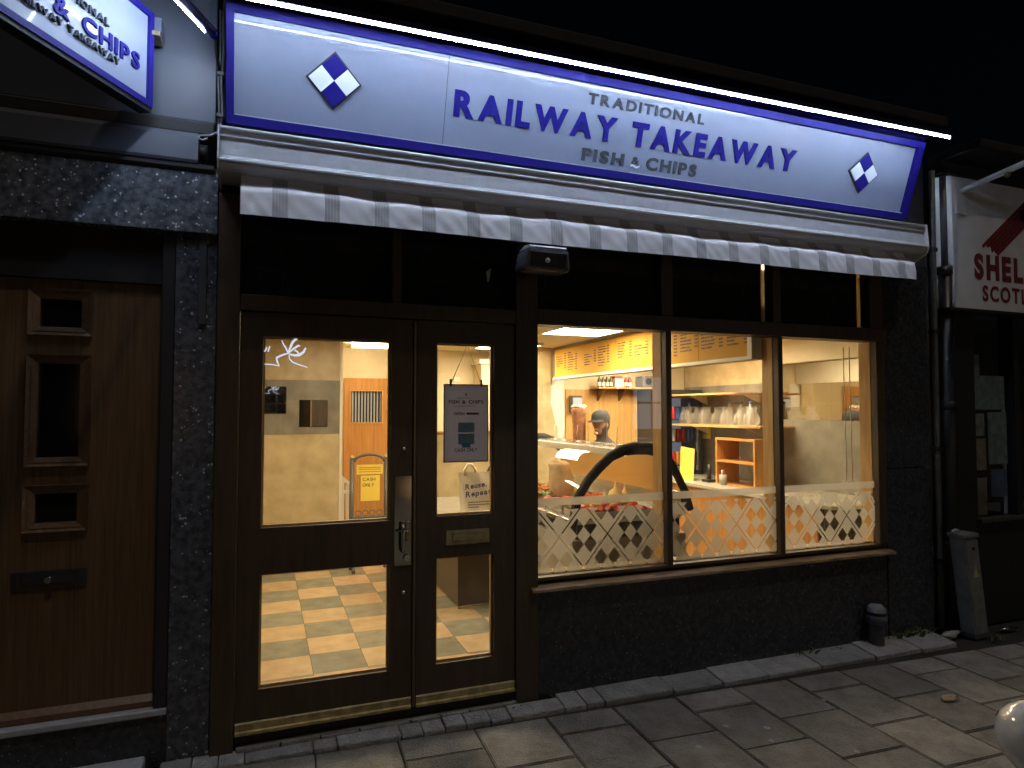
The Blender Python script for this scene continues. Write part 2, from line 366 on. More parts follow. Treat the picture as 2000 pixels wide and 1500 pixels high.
# row of setts along the foot of the front
x = -1.25
while x < 4.4:
    L_ = random.choice([.11,.13,.16,.3]) if x < 1.75 else random.uniform(.28,.45)
    e = -.118-.027*max(x, -.3)
    if -.62 < x < -.46: x += L_; continue
    m_ = MB().box(x+.002, x+L_-.002, e+.002+random.uniform(-.005,.005), -.045 if -.1 < x < 1.3 else -.012, -.05, .014+random.uniform(-.004,.005), .007)
    for v in m_.v:
        if v.z > 0: v.z += (v.y-e)*.12+random.uniform(-.002,.002)
    m_.build('sett', sett_mat, pav); x += L_
x = -.1
while x < 1.28:
    L_ = random.uniform(.14,.3)
    m_ = MB().box(x+.003, min(x+L_, 1.29)-.003, -.043, -.004, -.05, .036+random.uniform(-.004,.004), .006); m_.build('sett', sett_mat, pav); x += L_

# ================================================================== SHOPFRONT (one building)
shop = thing('takeaway_shop', 'dark brown takeaway shopfront with double door and three lit windows', 'shop', (2.1, 0, 0))
wallp = MB().box(-.21, 4.52, .004, .14, 2.62, 3.62).build('upper_wall', render_dark, shop)
bx('parapet', -.25, 4.56, -.17, .16, 3.622, 3.70, render_dark, shop, .01)
# stall riser and right pilaster of dark granite slabs
bx('stall_riser', 1.405, 4.055, -.012, .09, 0.0, .598, gran_dark, shop, .004)
for z0, z1 in ((0, 1.185), (1.190, 2.64)): bx('granite_panel', 4.062, 4.50, -.016, .12, z0, z1, gran_dark, shop, .003)
MB().prism([(-.062,.606),(-.062,.620),(-.056,.625),(.10,.652),(.10,.600),(-.02,.600)], 'x', 1.375, 4.085).build('window_sill', sill_wood, shop)
# frame: posts, head, transom
fr = MB().box(-.211,-.112,-.035,.10,.0,2.62,.004).build('door_post', black_wood, shop)
MB().box(1.290,1.420,-.030,.10,.0,2.62,.004).build('door_post', black_wood, shop)
MB().box(-.111,1.289,-.028,.09,2.072,2.150,.004).build('head_rail', black_wood, shop)
MB().box(1.421,4.06,-.028,.09,2.076,2.165,.004).build('head_rail', black_wood, shop)
MB().box(-.111,4.06,-.028,.09,2.575,2.62,.004).build('head_rail', black_wood, shop)
MB().box(1.421,4.06,-.012,.045,.6525,.672,.003).build('bottom_rail', black_wood, shop)
for x0, x1 in ((2.262,2.300),(3.118,3.155),(3.985,4.058)):
    MB().box(x0,x1,-.022,.028,.673,2.075,.003).build('mullion', black_wood, shop)
    MB().box(x0-.004,x1+.004,.029,.125,.673,2.075,.003).build('mullion_lining', pine, shop)
MB().box(1.421,3.98,.048,.125,.655,.684,.003).build('sill_lining', pine, shop)
for x0, x1 in ((.61,.66),(2.235,2.315),(3.085,3.150),(3.935,4.058)):
    MB().box(x0,x1,-.020,.06,2.151 if x0 < 1 else 2.166,2.574,.003).build('transom_mullion', black_wood, shop)
for x0, x1, z0 in ((-.111,.609,2.151),(.661,1.289,2.151),(1.421,2.234,2.166),(2.316,3.084,2.166),(3.151,3.934,2.166)):
    MB().box(x0,x1,.010,.014,z0,2.574).build('transom_pane', dim_glass, shop)
    gap = .014 if x0 > 2 else 0
    bx('transom_blind', x0-.025, x1-gap if gap else x1+.025, .075, .08, z0-.05, 2.60, mat('charcoal_blind', (.022,.021,.020), .8), shop)
glow = film_mat('golden_slit_film', (.80,.58,.30), .10)  # golden film strips in the slits stand in for leaking room light
for x0, x1 in ((3.0705,3.0835),(3.9205,3.9335)):
    MB().box(x0,x1,.076,.079,2.18,2.565).build('slit_glow_strip', glow, shop)
# windows with the frosted harlequin film
def clip(poly, x0, x1, z0, z1):
    for ax, lim, sgn in ((0,x0,1),(0,x1,-1),(1,z0,1),(1,z1,-1)):
        out = []
        for i in range(len(poly)):
            a, b = poly[i-1], poly[i]; da, db = (a[ax]-lim)*sgn, (b[ax]-lim)*sgn
            if (da < 0) != (db < 0):
                t = da/(da-db); out.append((a[0]+(b[0]-a[0])*t, a[1]+(b[1]-a[1])*t))
            if db >= 0: out.append(b)
        poly = out
        if len(poly) < 3: return None
    return poly
def harlequin(x0, x1, z0, z1, y):
    m = MB(); hw, hh = .0425, .050
    # breakpoints in lattice units: three cells, then a band holding one thin clear line
    per = 3.62; segs = [(0,1,0),(1,2,1),(2,3,2),(3,3.24,'b'),(3.24,3.36,'c'),(3.36,3.62,'b')]
    for I in range(-8, 16):
        for J in range(-16, 8):
            for a0, a1, ta in segs:
                for b0, b1, tb in segs:
                    if ta == 'c' or tb == 'c': continue
                    if ta != 'b' and tb != 'b' and (ta+tb) % 2 == 1: continue
                    A0, A1, B0, B1 = I*per+a0, I*per+a1, J*per+b0, J*per+b1
                    P = [((u+v)*hw+1.44, (u-v)*hh+.70) for u, v in ((A0,B0),(A1,B0),(A1,B1),(A0,B1))]
                    if max(p[0] for p in P) < x0 or min(p[0] for p in P) > x1 or max(p[1] for p in P) < z0 or min(p[1] for p in P) > z1: continue
                    q = clip(P, x0, x1, z0, z1)
                    if q: m.add([(p[0], y, p[1]) for p in q], [tuple(range(len(q)))])
    return m
for x0, x1 in ((1.421,2.261),(2.301,3.117),(3.156,3.984)):
    pane = MB().box(x0, x1, .006, .012, .673, 2.075).build('window_pane', glass, shop)
    harlequin(x0+.003, x1-.003, .684, 1.035, .0145).build('frosted_film', film, pane)
    MB().quad((x0+.003,.0145,1.058),(x1-.003,.0145,1.058),(x1-.003,.0145,1.103),(x0+.003,.0145,1.103)).build('frosted_band', film, pane)

# double door
def leaf(x0, x1, op):
    m = MB(); zs = [.085]+[v for o in op for v in (o[2], o[3])]+[2.066]
    a, b = op[0][0], op[0][1]
    m.box(x0, a, -.012, .035, .085, 2.066, .003); m.box(b, x1, -.012, .035, .085, 2.066, .003)
    for z0, z1 in zip(zs[0::2], zs[1::2]): m.box(a-.001, b+.001, -.0115, .0345, z0, z1)
    return m.build('door', black_wood, shop)
d1 = leaf(-.108, .722, [(-.006,.608,.283,.817),(-.006,.608,1.036,1.953)])
d2 = leaf(.742, 1.287, [(.851,1.168,.283,.826),(.851,1.168,1.041,1.952)])
for d, q in ((d1, (-.006,.608,.283,.817)), (d1, (-.006,.608,1.036,1.953)), (d2, (.851,1.168,.283,.826)), (d2, (.851,1.168,1.041,1.952))):
    MB().box(q[0], q[1], .010, .016, q[2], q[3]).build('door_pane', glass, d)
    mb = MB(); t_ = .010
    mb.box(q[0], q[1], .017, .034, q[2], q[2]+t_); mb.box(q[0], q[1], .017, .034, q[3]-t_, q[3]); mb.box(q[0], q[0]+t_, .017, .034, q[2]+t_, q[3]-t_); mb.box(q[1]-t_, q[1], .017, .034, q[2]+t_, q[3]-t_)
    mb.build('glazing_bead', pine, d)
MB().box(.724,.740,-.022,.01,.09,2.062,.003).build('meeting_strip', mat('aged_bronze_strip', (.17,.14,.09), .35, metal=.9), shop)
for d, a, b in ((d1, -.105, .718), (d2, .746, 1.284)):
    MB().prism([(-.013,.085),(-.030,.088),(-.030,.100),(-.018,.104),(-.018,.128),(-.024,.131),(-.024,.138),(-.013,.142)], 'x', a, b).build('kick_strip', brass, d)
MB().box(-.11,1.289,-.004,.12,.0,.075,.004).build('threshold', dark_void, shop)
MB().box(-.10,1.285,-.040,-.005,.036,.046,.002).build('threshold_bar', steel, shop)
for q in ((-.111,-.09),(.70,.765),(1.27,1.289)): bx('door_stop', q[0], q[1], .0365, .055, .08, 2.071, black_wood, shop)
bx('door_stop', -.09, 1.27, .0365, .055, 2.045, 2.071, black_wood, shop)
# letter plate, lock plates, knobs
lp = MB().box(.898,1.141,-.022,-.0125,.889,.967,.006).build('letter_plate', dull_brass, d2)
MB().box(.932,1.112,-.028,-.0225,.908,.948,.005).build('letter_flap', dull_brass, lp)
pl = MB().box(.628,.718,-.018,-.0125,.805,1.262,.002).build('lock_plate', mat('dark_chrome', (.22,.21,.18), .10, metal=1.0), d1)
MB().tube([(.668,-.018,1.02),(.668,-.058,1.015),(.668,-.066,.99),(.668,-.066,.91),(.668,-.058,.885),(.668,-.018,.88)], .008).build('pull_handle', steel, pl)
MB().tube([(.640,-.03,.985),(.700,-.05,.985)], .006).build('thumb_latch', steel, pl)
MB().tube([(.694,-.018,.845),(.694,-.034,.845)], .017, 14).build('lock_cylinder', steel, pl)
MB().box(.684,.708,-.034,-.0185,.93,1.03,.006).build('padlock_hasp', dull_brass, pl)
for z in (1.40,.672):
    MB().tube([(.676,-.012,z),(.676,-.022,z),(.676,-.030,z),(.676,-.036,z)], [.012,.014,.010,.004], 12).build('door_bolt_cover', steel, d1)
# antler-like reflection of a lit sign, drawn as glowing ribbons on the door glass
def ribbon(m, pts, w_, y):
    P = [Vector((p[0], y, p[1])) for p in pts]
    L_, R_ = [], []
    for i, p in enumerate(P):
        d = (P[min(i+1, len(P)-1)]-P[max(i-1, 0)]); d.normalize(); n_ = Vector((d.z, 0, -d.x))
        ww = w_*(.35+.65*math.sin(math.pi*(i+.4)/(len(P)-.2))) if len(P) > 3 else w_
        L_.append(p+n_*ww/2); R_.append(p-n_*ww/2)
    n = len(P); m.add(L_+R_, [(i, i+1, n+i+1, n+i) for i in range(n-1)])
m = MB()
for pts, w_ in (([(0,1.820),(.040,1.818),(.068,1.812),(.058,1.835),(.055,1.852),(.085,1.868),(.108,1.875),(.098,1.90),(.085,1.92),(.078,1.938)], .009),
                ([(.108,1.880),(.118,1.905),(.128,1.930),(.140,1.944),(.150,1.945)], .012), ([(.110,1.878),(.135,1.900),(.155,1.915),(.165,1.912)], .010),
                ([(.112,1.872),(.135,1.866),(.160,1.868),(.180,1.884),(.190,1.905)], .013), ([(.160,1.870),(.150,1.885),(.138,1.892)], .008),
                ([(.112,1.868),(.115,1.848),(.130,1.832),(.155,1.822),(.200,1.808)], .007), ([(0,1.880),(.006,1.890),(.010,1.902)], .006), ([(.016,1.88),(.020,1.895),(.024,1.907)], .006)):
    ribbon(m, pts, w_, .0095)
m.build('reflected_line_drawing', emit_mat('reflection_glow', (.80,.86,1.0), .85), d1)

# ================================================================== AWNING
aw = thing('awning', 'silver awning cassette with striped valance hanging under the blue framed sign', 'awning', (2, -.12, 2.47))
prof = [(0,2.67),(0,2.866),(-.205,2.868),(-.222,2.862),(-.224,2.848),(-.217,2.838),(-.217,2.828),(-.223,2.824),(-.223,2.818),(-.218,2.814),(-.222,2.735),(-.232,2.725),(-.238,2.710),(-.236,2.694),(-.222,2.680),(-.195,2.672)]
MB().prism(prof, 'x', -.199, 4.215).build('cassette', grey_alu, aw)
bright = mat('highlight_trim', (.92,.93,.95), .3, coat=1.0)  # white trim tubes stand in for LED highlights along the cassette edges
for z, yy, rr in ((2.857,-.2265,.0085),(2.821,-.2245,.0042),(2.708,-.240,.009)):
    MB().tube([(-.199,yy,z),(4.215,yy,z)], rr, 8).build('cassette_highlight_trim', bright, aw)
MB().prism([(0,2.64),(0,2.872),(-.21,2.872),(-.232,2.866),(-.244,2.71),(-.232,2.67),(-.17,2.64)], 'x', -.208, -.200).build('end_cap', grey_alu, aw)
MB().prism([(0,2.56),(0,2.80),(-.17,2.872),(-.232,2.866),(-.244,2.71),(-.232,2.67),(-.12,2.61),(-.09,2.56)], 'x', 4.216, 4.234).build('end_cap', white_gloss, aw)
# valance: a rippled cloth with stripes, tucked back at its top
nx, nz = 420, 12
vs, fs, uv = [], [], []
rng = random.Random(3)
ph = [(rng.uniform(4, 9), rng.uniform(0, 6.28), rng.uniform(.3, 1)) for _ in range(5)]
for i in range(nx+1):
    X = -.11+4.2*i/nx
    top = 2.606+.004*math.sin(X*4.1+1)+.003*math.sin(X*9.7)+.003*math.sin(X*23)
    bot = 2.468+.003*math.sin(X*3.3)+.004*X/4
    for j in range(nz+1):
        t_ = j/nz
        if j <= 3: z = top+(2.674-top)*(1-j/3); y = -.160-.055*(j/3)**2
        else:
            s_ = (j-3)/(nz-3); z = top+(bot-top)*s_
            amp = .003+.004*s_
            y = -.244-.012*s_+amp*sum(a*math.sin(X*f*2+p+s_*2.5*math.sin(X*3.1)) for f, p, a in ph)*.10+.0016*math.sin(X*31+s_*7)+.0014*math.sin(X*67-s_*9+2*math.sin(X*13))
            if j == 4: y = -.240
        vs.append((X, y, z))
fs = [(i*(nz+1)+j, i*(nz+1)+j+1, (i+1)*(nz+1)+j+1, (i+1)*(nz+1)+j) for i in range(nx) for j in range(nz)]
vo = MB().add(vs, fs, True).build('valance', fabric, aw)
ul = vo.data.uv_layers.new(name='UVMap')
for l in vo.data.loops:
    co = vo.data.vertices[l.vertex_index].co; ul.data[l.index].uv = (co.x+WPOS[vo.name].x, co.z)

# ================================================================== MAIN SIGN
sg = thing('fascia_sign', 'long white lit sign with blue frame reading Railway Takeaway', 'sign', (2, -.05, 2.93))
UX = Vector((1,0,0)); UZ = Vector((0,-.157,.48)).normalized(); N_ = UX.cross(UZ)
S0 = Vector((0,-.1,2.93))
def sp(x, s, o=0.): return S0+UX*x+UZ*s+N_*o
def slab_on(m, x0, x1, s0, s1, o0, o1):
    P = [sp(x, s, o) for o in (o0, o1) for x, s in ((x0,s0),(x1,s0),(x1,s1),(x0,s1))]
    return m.add(P, [(3,2,1,0),(4,5,6,7),(0,1,5,4),(1,2,6,5),(2,3,7,6),(3,0,4,7)])
slab_on(MB(), -.148, .8455, .040, .472, -.02, .0).build('panel', sign_white, sg)
slab_on(MB(), .8485, 4.122, .040, .472, -.02, .0).build('panel', sign_white, sg)
slab_on(MB(), .8440, .8500, .040, .472, -.015, -.004).build('panel_joint', dark_void, sg)
for q in ((-.180,4.180,0,.040),(-.180,4.180,.472,.512),(-.180,-.148,.0402,.4718),(4.122,4.180,.0402,.4718)):
    slab_on(MB(), *q, -.03, .022).build('frame', blue_trim, sg)
slab_on(MB(), -.147, 4.121, .0405, .046, .001, .019).build('inner_bead', mat('pale_bead', (.5,.52,.6), .4), sg)
MB().add([(-.18,.0,2.93),(-.18,0,3.42),(-.18,-.26,3.42),(-.18,-.1,2.93)], [(0,1,2,3)]).add([(4.18,.0,2.93),(4.18,0,3.42),(4.18,-.26,3.42),(4.18,-.1,2.93)], [(0,1,2,3)]).add([(-.18,0,3.425),(4.18,0,3.425),(4.18,-.27,3.425),(-.18,-.27,3.425)], [(0,1,2,3)]).build('sign_box', dark_void, sg)
MB().box(-.18,4.18,-.30,-.002,3.43,3.448,.004).build('sign_hood', blue_trim, sg)
text('RAILWAY TAKEAWAY', sp(.890,.190,.001), UX, UZ, 2.240, .130, .006, 'letter', blue, sg, bold=.045, gap=.13)
text('TRADITIONAL', sp(1.640,.368,.001), UX, UZ, .765, .057, .003, 'letter', grey_letter, sg, bold=.038, gap=.16)
text('FISH', sp(1.643,.071,.001), UX, UZ, .270, .068, .003, 'letter', grey_letter, sg, bold=.04, gap=.15)
text('&', sp(1.963,.092,.001), UX, UZ, .050, .042, .003, 'ampersand', grey_letter, sg, bold=.03)
m = MB()
for i in range(8):
    a, b = 1.957+i*.0075, 1.957+(i+1)*.0075; za, zb = .077+.005*math.sin(i*.9), .077+.005*math.sin((i+1)*.9)
    m.add([sp(a, za, .008), sp(b, zb, .008), sp(b, zb+.010, .008), sp(a, za+.010, .008)], [(0,1,2,3)])
m.build('wave_mark', white_gloss, sg)
text('CHIPS', sp(2.062,.073,.001), UX, UZ, .348, .070, .003, 'letter', grey_letter, sg, bold=.04, gap=.15)
for cx in (.2935, 3.705):
    r = .130; r2 = .118
    def dia(m, c, rx, rz, o0, o1):
        P = [sp(c[0]+a*rx, c[1]+b*rz, o) for o in (o0, o1) for a, b in ((1,0),(0,1),(-1,0),(0,-1))]
        return m.add(P, [(3,2,1,0),(4,5,6,7)]+[(i, (i+1) % 4, 4+(i+1) % 4, 4+i) for i in range(4)])
    bd = dia(MB(), (cx,.2585), r, r, .001, .010).build('diamond_emblem', mat('diamond_edge', (.035,.035,.05), .4), sg)
    h = r2/2
    for (a, b), mm in (((0,1),blue),((0,-1),blue),((1,0),white_gloss),((-1,0),white_gloss)):
        dia(MB(), (cx+a*h*1.01,.2585+b*h*1.01), h, h, .0102, .016).build('diamond_field', mm, bd)
# the LED bar on arms over the sign
lb = thing('led_lamp_bar', 'long bright LED lamp bar on arms above the main sign', 'lamp', (2, -.42, 3.36))
e0, e1 = Vector((-.22,-.47,3.315)), Vector((4.14,-.47,3.361))
def barprism(m, prof, a=0., b=1.):
    P0, P1 = e0.lerp(e1, a), e0.lerp(e1, b); n = len(prof)
    vs = [P0+Vector((0,p[0],p[1])) for p in prof]+[P1+Vector((0,p[0],p[1])) for p in prof]
    return m.add(vs, [(i, (i+1) % n, n+(i+1) % n, n+i) for i in range(n)]+[tuple(range(n))[::-1], tuple(range(n, 2*n))])
barprism(MB(), [(-.022,.004),(-.026,.030),(.010,.046),(.028,.036),(.026,.010)]).build('housing', mat('dark_blue_housing', (.012,.012,.05), .35), lb)
barprism(MB(), [(-.003,-.0008),(-.003,.0035),(.003,.0035),(.003,-.0008)]).build('led_strip', led_mat, lb)
for k in range(7):
    x = .12+k*.66
    MB().tube([(x,-.28,3.438),(x,-.36,3.425),(x,-.465,3.368)], .007, 6).build('arm', dark_void, lb)

# small floodlight under the awning
fl = thing('floodlight', 'small black floodlight hanging under the middle of the awning', 'lamp', (1.33, -.3, 2.28))
hs_ = MB().box(1.205, 1.462, -.36, -.22, 2.305, 2.415, .020)
for v in hs_.v:
    k_ = (v.z-2.305)/.110; v.x = 1.333+(v.x-1.333)*(1.03-.18*k_*k_); v.y -= .02*k_ if v.y < -.29 else 0
hs_.build('housing', mat('charcoal_housing', (.06,.06,.065), .45), fl)
MB().prism([(-.383,2.388),(-.376,2.394),(-.360,2.322),(-.3665,2.320)], 'x', 1.235, 1.430).build('lens', mat('grey_lens', (.03,.03,.032), .2), fl)
MB().prism([(-.225,2.4165),(-.372,2.4165),(-.366,2.426),(-.30,2.436),(-.23,2.424)], 'x', 1.232, 1.434).build('cover', white_gloss, fl)
MB().ball((1.325,-.378,2.350), .013).build('sensor', mat('sensor_dome', (.6,.57,.5), .3), fl)
MB().tube([(1.33,-.22,2.34),(1.33,-.025,2.34)], .012).build('bracket', black_plastic, fl)
tag(MB().add([(1.128,.006,2.355),(1.150,.004,2.335),(1.138,-.004,2.295),(1.133,.004,2.300),(1.155,.000,2.375)], [(0,1,4),(0,3,2),(0,2,1),(1,2,4)]).build('paper_scrap', litter_w), 'torn white paper scrap stuck on the dark transom glass', 'paper')

# ================================================================== V-SHAPED PROJECTING SIGN (left)
vsn = thing('projecting_sign', 'angled white sign with blue frame projecting at the upper left', 'sign', (-.5, -.1, 2.93))
D = Vector((-.506,-.863,0)).normalized(); A0 = Vector((-.495,-.1,2.945)); NV = Vector((.863,-.506,0)).normalized(); ZV = Vector((0,0,1))
def vp(u, z, o=0.): return A0+D*u+ZV*(z-2.945)+NV*o
def vbox(m, u0, u1, z0, z1, o0, o1):
    P = [vp(u, z, o) for o in (o0, o1) for u, z in ((u0,z0),(u1,z0),(u1,z1),(u0,z1))]
    return m.add(P, [(3,2,1,0),(4,5,6,7),(0,1,5,4),(1,2,6,5),(2,3,7,6),(3,0,4,7)])
vbox(MB(), .025, .865, 2.972, 3.352, -.022, 0).build('panel', sign_white, vsn)
for q in ((0,.89,2.945,2.972),(0,.89,3.352,3.377),(0,.025,2.9722,3.3518),(.865,.89,2.9722,3.3518)): vbox(MB(), *q, -.03, .014).build('frame', blue_trim, vsn)
vbox(MB(), 0.0, .89, 2.925, 2.9445, -.05, .008).build('bottom_rail', dark_void, vsn)
text('FISH & CHIPS', vp(.785,3.080,.001), -D, ZV, .712, .070, .006, 'letter', blue, vsn, bold=.03, gap=.13)
text('TRADITIONAL', vp(.61,3.170,.001), -D, ZV, .36, .030, .010, 'letter', grey_letter, vsn, bold=.02, gap=.16)
text('RAILWAY TAKEAWAY', vp(.675,3.038,.001), -D, ZV, .485, .027, .010, 'letter', grey_letter, vsn, bold=.025, gap=.13)
# its second face, turned the other way, makes the V
m = MB(); P = [vp(.89,z,o) for z in (2.945,3.377) for o in (-.03,)]; B_ = vp(.89,2.945,-.03); Dq = Vector((-.506,.863,0))
m.add([B_, B_+Dq*.89, B_+Dq*.89+ZV*.432, B_+ZV*.432, B_-NV*.02, B_+Dq*.89-NV*.02, B_+Dq*.89+ZV*.432-NV*.02, B_+ZV*.432-NV*.02], [(0,1,2,3),(7,6,5,4),(0,4,5,1),(1,5,6,2),(2,6,7,3),(3,7,4,0)]).build('rear_panel', sign_white, vsn)
# its LED tube
lt = thing('led_tube_lamp', 'dark lamp tube with a lit strip beside the projecting sign', 'lamp', (-.25, -.2, 3.3))
T0 = Vector((-.235,-.18,3.300)); T1 = T0+Vector((-.506,-.863,.10))*.75
MB().tube([T0, T1], .022, 12).build('housing', mat('tube_housing', (.06,.06,.12), .3, metal=.5), lt)
off = Vector((-.70,.40,-.62)).normalized(); side = (T1-T0).normalized().cross(off)
m = MB(); q0, q1 = T0.lerp(T1,.05)+off*.0225, T0.lerp(T1,.97)+off*.0225
m.add([q0+side*.007, q1+side*.007, q1-side*.007, q0-side*.007, q0+side*.007+off*.004, q1+side*.007+off*.004, q1-side*.007+off*.004, q0-side*.007+off*.004], [(0,1,2,3),(7,6,5,4),(0,4,5,1),(1,5,6,2),(2,6,7,3),(3,7,4,0)]).build('led_strip', led_small, lt)
MB().ball(T0, .024).build('end_cap', blue, lt)
MB().tube([T0+Vector((0,0,-.01)), (-.222,-.05,3.22), (-.215,-.012,3.19)], .008, 6).build('arm', dark_void, lt)
bk = thing('sign_bracket', 'metal wall bracket holding the projecting sign', 'bracket', (-.46,-.05,3.27))
MB().box(-.50,-.455,-.10,.0,3.30,3.37,.004).build('plate', mat('bracket_paint', (.10,.11,.17), .5), bk)
MB().box(-.498,-.457,-.12,-.02,3.275,3.297,.003).build('clip', dull_brass, bk)
# loose cables at the party line
cb = thing('cable_run', 'grey cables running down beside the blue sign frame', 'cable', (-.21,-.03,2.87))
for k, (a, b) in enumerate(((-.205,-.03),(-.218,-.025))):
    MB().tube([(a,b,3.5),(a+.004,b,3.3),(a-.004,b-.005,3.15),(a+.003,b,3.0),(a-.004,b-.006,2.90)], .006, 6).build('cable', pipe_grey, cb)
MB().tube([(-.208,-.035,2.95),(-.215,-.06,2.90),(-.25,-.08,2.868),(-.29,-.08,2.862),(-.30,-.08,2.85),(-.28,-.08,2.842),(-.26,-.09,2.850)], .004, 6).build('loose_end', mat('pale_cable', (.35,.35,.36), .5), cb)
for z in (2.98,3.18): bx('cable_clip', -.228, -.196, -.042, -.008, z, z+.018, pipe_grey, cb, .003)

# ================================================================== LEFT NEIGHBOUR
lbd = thing('neighbour_house', 'dark granite house front with brown door left of the takeaway', 'building', (-1.2, 0, 0))
bx('granite_pier', -.389, -.214, -.010, .12, 0, 2.416, gran_pier, lbd, .003)
bx('granite_lintel', -3.0, -.214, -.045, .12, 2.418, 2.700, gran_sparkle, lbd, .003)
bx('granite_pier', -3.0, -1.44, -.010, .12, 0, 2.416, gran_sparkle, lbd, .003)
MB().prism([(-.05,2.702),(-.060,2.715),(-.060,2.735),(.1,2.735),(.1,2.702)], 'x', -3.0, -.232).build('drip_ledge', dark_void, lbd)
MB().prism([(.1,2.737),(-.065,2.737),(-.07,2.75),(-.06,2.86),(-.04,2.885),(.1,2.885)], 'x', -3.0, -.30).build('shutter_box', grey_fascia, lbd)
MB().box(-3.0,-.232,-.02,.10,2.887,2.955,.01).build('cornice', dark_void, lbd)
MB().box(-3.0,-.232,-.004,.10,2.957,3.62,.004).build('fascia_panel', grey_fascia, lbd)
MB().tube([(-.298,-.03,2.80),(-.262,-.03,2.80)], .036, 14).build('shutter_motor', dark_void, lbd)
bx('door_jamb', -.446, -.3905, -.004, .10, .26, 2.414, mat('dark_blue_frame', (.022,.024,.030), .4), lbd, .006)
bx('door_jamb', -1.44, -1.385, -.004, .10, .26, 2.414, MATS['dark_blue_frame'], lbd, .006)
bx('door_head', -1.384, -.447, .03, .10, 2.18, 2.414, dark_void, lbd)
dl = MB()
zs = [(1.105,1.232),(1.390,1.803),(1.966,2.090)]; gx0, gx1 = -.925, -.768
dl.box(-1.383, gx0, .055, .095, .262, 2.178, .002); dl.box(gx1, -.448, .055, .095, .262, 2.178, .002)
for a, b in ((.262,1.105),(1.232,1.39),(1.803,1.966),(2.09,2.178)): dl.box(gx0, gx1, .0555, .0945, a, b)
door = dl.build('door', walnut, lbd)
for z0, z1 in zs:
    MB().box(gx0, gx1, .070, .076, z0, z1).build('door_pane', mat('black_glass', (.006,.006,.007), .05), door)
    f_ = MB()
    def mould(w0, w1, y0):
        X0, X1, Z0, Z1 = gx0-w0, gx1+w0, z0-w0*.9, z1+w0*.9; x0, x1, a, b = gx0-w1, gx1+w1, z0-w1*.9, z1+w1*.9
        for P in (((X0,Z0),(X1,Z0),(x1,a),(x0,a)),((X1,Z0),(X1,Z1),(x1,b),(x1,a)),((X1,Z1),(X0,Z1),(x0,b),(x1,b)),((X0,Z1),(X0,Z0),(x0,a),(x0,b))):
            f_.add([(p[0],.056,p[1]) for p in P]+[((p[0]*.5+gx0*.25+gx1*.25) if False else p[0], y0 if k in (0,1) else y0+.008, p[1]) for k, p in enumerate(P)], [(0,1,2,3),(7,6,5,4),(0,4,5,1),(1,5,6,2),(2,6,7,3),(3,7,4,0)])
    mould(.042, .024, .036); mould(.0235, .0, .040)
    f_.build('moulding', walnut_trim, door)
lp = MB().box(-1.003,-.722,.044,.0545,.826,.900,.005).build('letter_plate', mat('tarnished_plate', (.10,.10,.11), .3, metal=.9), door)
MB().box(-.965,-.76,.038,.0437,.842,.884,.004).build('letter_flap', MATS['tarnished_plate'], lp)
MB().tube([(-.862,.040,.862),(-.862,.022,.862)], [.010,.014], 10).build('knocker_knob', steel, lp)
MB().prism([(.030,.262),(.030,.285),(.054,.310),(.054,.262)], 'x', -1.383, -.448).build('weather_bar', walnut_trim, door)
bx('step_ledge', -1.44, -.3905, -.012, .10, .228, .258, pale_stone, lbd, .006)
bx('step_riser', -1.44, -.3905, .006, .10, .0, .227, gran_dark, lbd)
bx('door_step', -1.5, -.470, -.16, .004, .0, .062, pale_stone, lbd, .012)
hk = thing('blade_bracket', 'thin grey metal strip and hook fixed to the granite pier', 'bracket', (-.27,-.02,2.0))
bx('strip', -.292, -.258, -.020, -.011, 1.995, 2.45, mat('grey_strip', (.05,.053,.06), .5), hk, .002)
MB().tube([(-.36,-.016,2.40),(-.29,-.026,2.40)], .005, 6).build('hook', dark_void, hk)

# ================================================================== RIGHT NEIGHBOUR
rb = thing('charity_shop', 'dark shopfront with posters behind glass right of the takeaway', 'shop', (5.6, 0, 0))
bx('pier', 4.70, 4.985, -.02, .12, 0, 2.34, dark_void, rb, .004)
bx('stall_riser', 4.986, 8.5, -.02, .12, 0, .76, dark_void, rb, .004)
bx('sill', 4.96, 8.5, -.06, .12, .762, .79, mat('dim_sill', (.05,.045,.04), .5), rb, .004)
bx('mullion', 5.44, 5.50, -.015, .10, .792, 2.34, dark_void, rb)
bx('head', 4.70, 8.5, -.02, .12, 2.342, 3.45, render_dark, rb)
MB().box(4.70,8.5,-.30,.10,3.452,3.52,.01).build('cornice', render_dark, rb)
for x0, x1 in ((4.987,5.438),(5.502,8.4)): MB().box(x0,x1,.02,.026,.792,2.34).build('window_pane', glass, rb)
bx('display_back', 4.99, 8.4, .6, .62, .3, 2.4, dark_void, rb)
bx('display_side', 4.99, 5.0, .03, .6, .3, 2.4, dark_void, rb)
bx('window_bed', 5.001, 8.4, .03, .599, .70, .79, mat('window_bed_grey', (.05,.05,.05), .7), rb)
pm = [mat('poster_%s' % n, c, .6, col2=tuple(v*.6 for v in c), scale=18) for n, c in (('grey',(.22,.26,.27)),('teal',(.18,.25,.25)),('blue',(.08,.12,.22)),('buff',(.22,.21,.18)))]
for x0, x1, z0, z1, k in ((4.995,5.12,1.86,2.02,0),(4.995,5.40,1.60,1.86,1),(4.995,5.16,1.40,1.57,0),(5.20,5.415,1.18,1.58,1),(5.0,5.17,1.14,1.38,3),(5.22,5.40,.93,1.14,2),(5.0,5.17,.80,.93+.15,3)):
    bx('poster', x0, x1, .034, .037, z0, z1, pm[k], rb)
bx('pale_stand', 5.385, 5.43, .05, .08, .79, 1.62, mat('pale_blue_post', (.30,.36,.50), .5), rb)
